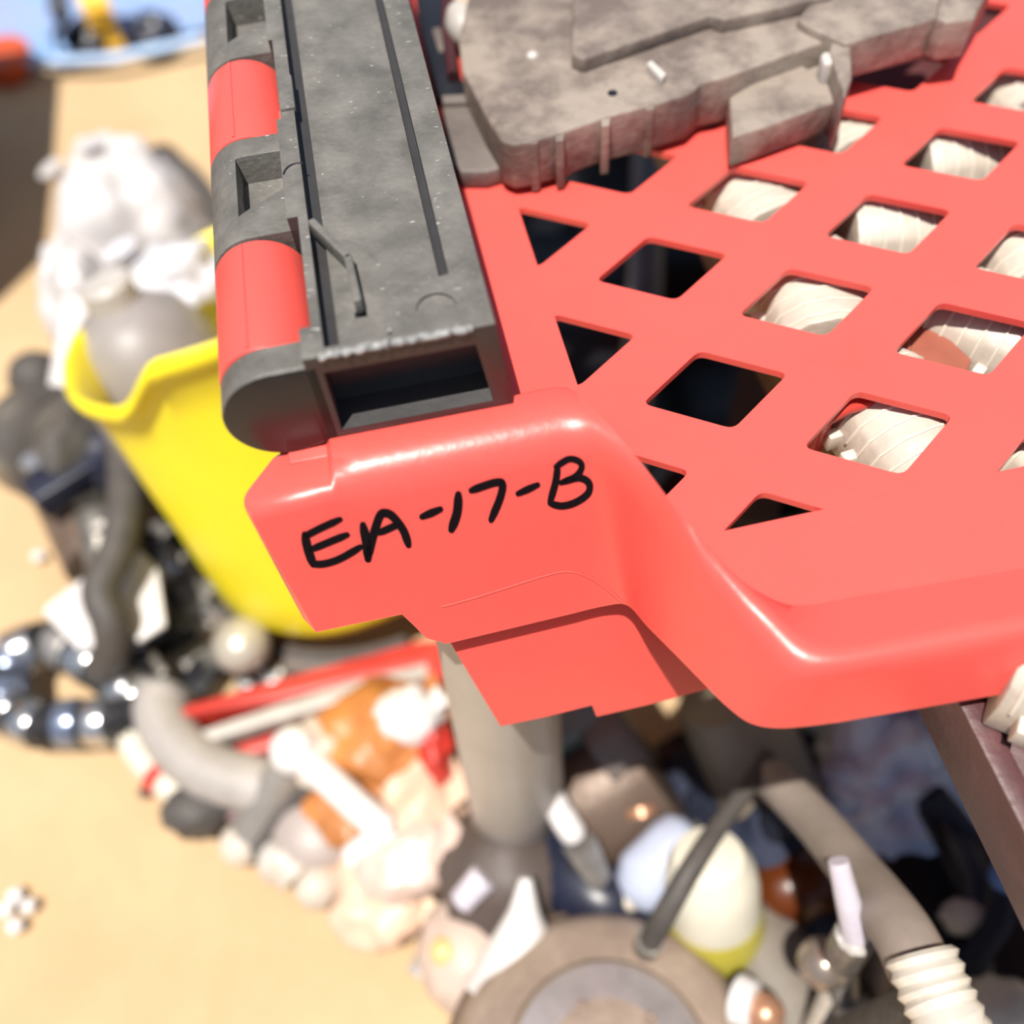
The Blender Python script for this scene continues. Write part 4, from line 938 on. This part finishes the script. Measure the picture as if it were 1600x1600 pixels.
bm = BM(); add_tube(bm, spline([W(1160, 1440, 0.05), W(1195, 1510, 0.055), W(1240, 1590, 0.05), W(1260, 1650, 0.05)], 6), 0.036, 18); link('duct', bm, mat('dark_taupe2', (0.20, 0.17, 0.14), 0.6), t)
bm = BM(); add_cyl(bm, W(1160, 1440, 0.05), W(1164, 1448, 0.05), 0.040, seg=18); link('collar', bm, DGREY, t)
t = thing('lamp_socket', gz(1165, 1580), 'white and brass lamp socket next to the brown drum', 'socket')
bm = BM(); add_cyl(bm, W(1150, 1560, 0.115), W(1180, 1572, 0.12), 0.015, 0.013, 14); link('socket', bm, WHT, t, bevel=0.002)
bm = BM(); add_ball(bm, W(1195, 1582, 0.118), 0.012, 2); link('bulb', bm, mat('copper', (0.6, 0.32, 0.2)), t)
bm = BM(); q = W(1165, 1568, 0.11); add_cyl(bm, (q.x, q.y, 0), q, 0.014, seg=10); link('stem', bm, DGREY, t)
t = thing('plaster_lump', gz(1550, 1580), 'cream rounded plug at the lower right frame edge', 'plug')
bm = BM(); add_ball(bm, W(1552, 1580, 0.12), (0.026, 0.018, 0.02), 3, .15); link('plug', bm, CREAM, t)
bm = BM(); q = W(1555, 1590, 0.11); add_cyl(bm, (q.x, q.y, 0), q, 0.02, 0.015, 12); link('stem', bm, BLKC, t)
# pale pebbles and bulbs along the sand edge
for i, (x, y, r, m, lab) in enumerate(((505, 1350, .016, mat('apricot', (0.85, 0.50, 0.22)), 'apricot round bulb at the sand edge of the heap'), (497, 1385, .017, IVORY, 'ivory round bulb at the sand edge below the apricot one'),
                                       (440, 1345, .018, PALE, 'pale bulb beside the dark shaded arm'), (395, 1190, .015, PALE, 'small pale bulb by the front of the red tray'))):
    c = gz(x, y, r); t = thing('light_bulb', (c.x, c.y, 0), lab, 'bulb'); bm = BM(); add_ball(bm, c, r, 3); link('globe', bm, m, t)
    bm = BM(); add_cyl(bm, c + Vector((r * .5, r * .5, -r * .2)), c + Vector((r * 1.6, r * 1.2, -r * .4)), r * .5, seg=12); link('base', bm, GREY, t)
t = thing('lamp_housing', gz(470, 1310), 'mauve grey lamp housing between rod and bulbs', 'car part')
bm = BM(); add_ball(bm, W(500, 1300, 0.026), (0.034, 0.030, 0.024), 3, 0.12, 2, 4); link('shell', bm, mat('mauve_grey', (0.46, 0.39, 0.36), 0.45), t)
bm = BM(); add_cyl(bm, W(440, 1335, 0.025), W(470, 1365, 0.02), 0.018, seg=16); link('socket', bm, IVORY, t)

# loose small scrap: one kind each, told apart by nothing
def copy_thing(o, loc, rz, sc=1.0):
    c = o.copy(); COL.objects.link(c); c.location = loc; c.rotation_euler = (0, 0, rz); c.scale = (sc,) * 3
    for ch in o.children:
        k = ch.copy(); COL.objects.link(k); k.parent = c
    return c
nut = thing('lug_nut', (0, 0, 0), '', 'nut', 'loose lug nuts in the scrap heap')
bm = BM(); add_cyl(bm, (0, 0, 0), (0, 0, 0.016), 0.012, seg=6); link('hex_body', bm, GREY, nut, bevel=0.001)
bm = BM(); add_lathe(bm, [(0.010, 0.015), (0.009, 0.022), (0.005, 0.023)], Matrix.Identity(4), 14); link('washer_face', bm, CHROME, nut)
brk = thing('metal_bracket', (0, 0, 0), '', 'bracket', 'loose metal brackets in the scrap heap')
bm = BM(); add_box(bm, (0, 0, 0.004), (0.06, 0.024, 0.006)); link('foot', bm, GREY, brk, bevel=0.001)
bm = BM(); add_box(bm, (0.028, 0, 0.025), (0.006, 0.024, 0.045)); link('upright', bm, STEEL, brk, bevel=0.001)
plg = thing('wire_plug', (0, 0, 0), '', 'plug', 'loose black plugs in the scrap heap')
bm = BM(); add_box(bm, (0, 0, 0.012), (0.036, 0.024, 0.022)); link('shell', bm, BLKC, plg, bevel=0.003)
bm = BM(); add_tube(bm, spline([Vector((0.016, 0, .012)), Vector((0.04, 0.005, .016)), Vector((0.06, 0.02, .006)), Vector((0.085, 0.01, .005))], 5), 0.004, 8); link('wire', bm, DGREY, plg)
N_ = 'grey steel lug nut '; B_ = 'bent dark metal bracket '; P_ = 'black wire plug '
nut_spots = [(232, 1068, N_ + 'between the cable loop and thick curved pipe'), (300, 1090, N_ + 'close to the left end of the red tray'), (395, 1075, N_ + 'just behind the red tray under the ball joint'),
             (345, 960, N_ + 'at the left foot of the yellow bucket'), (290, 900, N_ + 'right of the right white shroud'), (435, 1068, N_ + 'between brown grey strip and red tray')]
brk_spots = [(262, 950, B_ + 'touching the right white shroud'), (300, 985, B_ + 'left of the ball joint, upper one'), (275, 1025, B_ + 'below the right white shroud'), (238, 850, B_ + 'behind the right white shroud'),
             (312, 925, B_ + 'beside the yellow bucket wall'), (330, 1040, B_ + 'left of the ball joint, lower one'), (855, 1180, B_ + 'between canister and brown motor'), (1045, 1220, B_ + 'between brown motor and tan oil filter'),
             (690, 1470, B_ + 'left of the pinkish grey cap')]
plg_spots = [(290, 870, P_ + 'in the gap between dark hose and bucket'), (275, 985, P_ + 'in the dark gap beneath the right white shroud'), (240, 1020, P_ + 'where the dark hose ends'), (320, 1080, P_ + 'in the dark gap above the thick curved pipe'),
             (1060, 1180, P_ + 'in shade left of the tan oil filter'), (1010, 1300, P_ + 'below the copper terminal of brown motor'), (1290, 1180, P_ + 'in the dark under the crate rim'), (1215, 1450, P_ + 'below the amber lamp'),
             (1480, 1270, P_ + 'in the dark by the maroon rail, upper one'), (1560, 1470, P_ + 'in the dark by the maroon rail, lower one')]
for src, sp in ((nut, nut_spots), (brk, brk_spots), (plg, plg_spots)):
    for i, (x, y, lab) in enumerate(sp):
        p = W(x, y, 0.0)
        if i == 0: o = src; src.location = p; src.rotation_euler = (0, 0, 0.7); src.scale = (1.2,) * 3
        else: o = copy_thing(src, p, random.uniform(0, 6.28), random.uniform(0.9, 1.5))
        o['label'] = lab
# pale crumbs on the sand at the left edge
for i, (x, y, lab) in enumerate(((8, 1420, 'white paper scrap cut by the left frame edge on the sand'), (24, 1398, 'topmost white paper scrap of the cluster on the sand'), (45, 1415, 'rightmost white paper scrap of the cluster on the sand'),
                            (24, 1446, 'lowest white paper scrap of the cluster on the sand'), (60, 868, 'lone pale paper scrap on the sand beside the starter motor'))):
    c = gz(x, y, 0.003); bm = BM(); add_ball(bm, c, (0.0065, 0.006, 0.004), 2, .25, 3, i)
    o = link('paper_scrap', bm, WHT); tag(o, lab, 'paper', 'paper scraps on the sand')
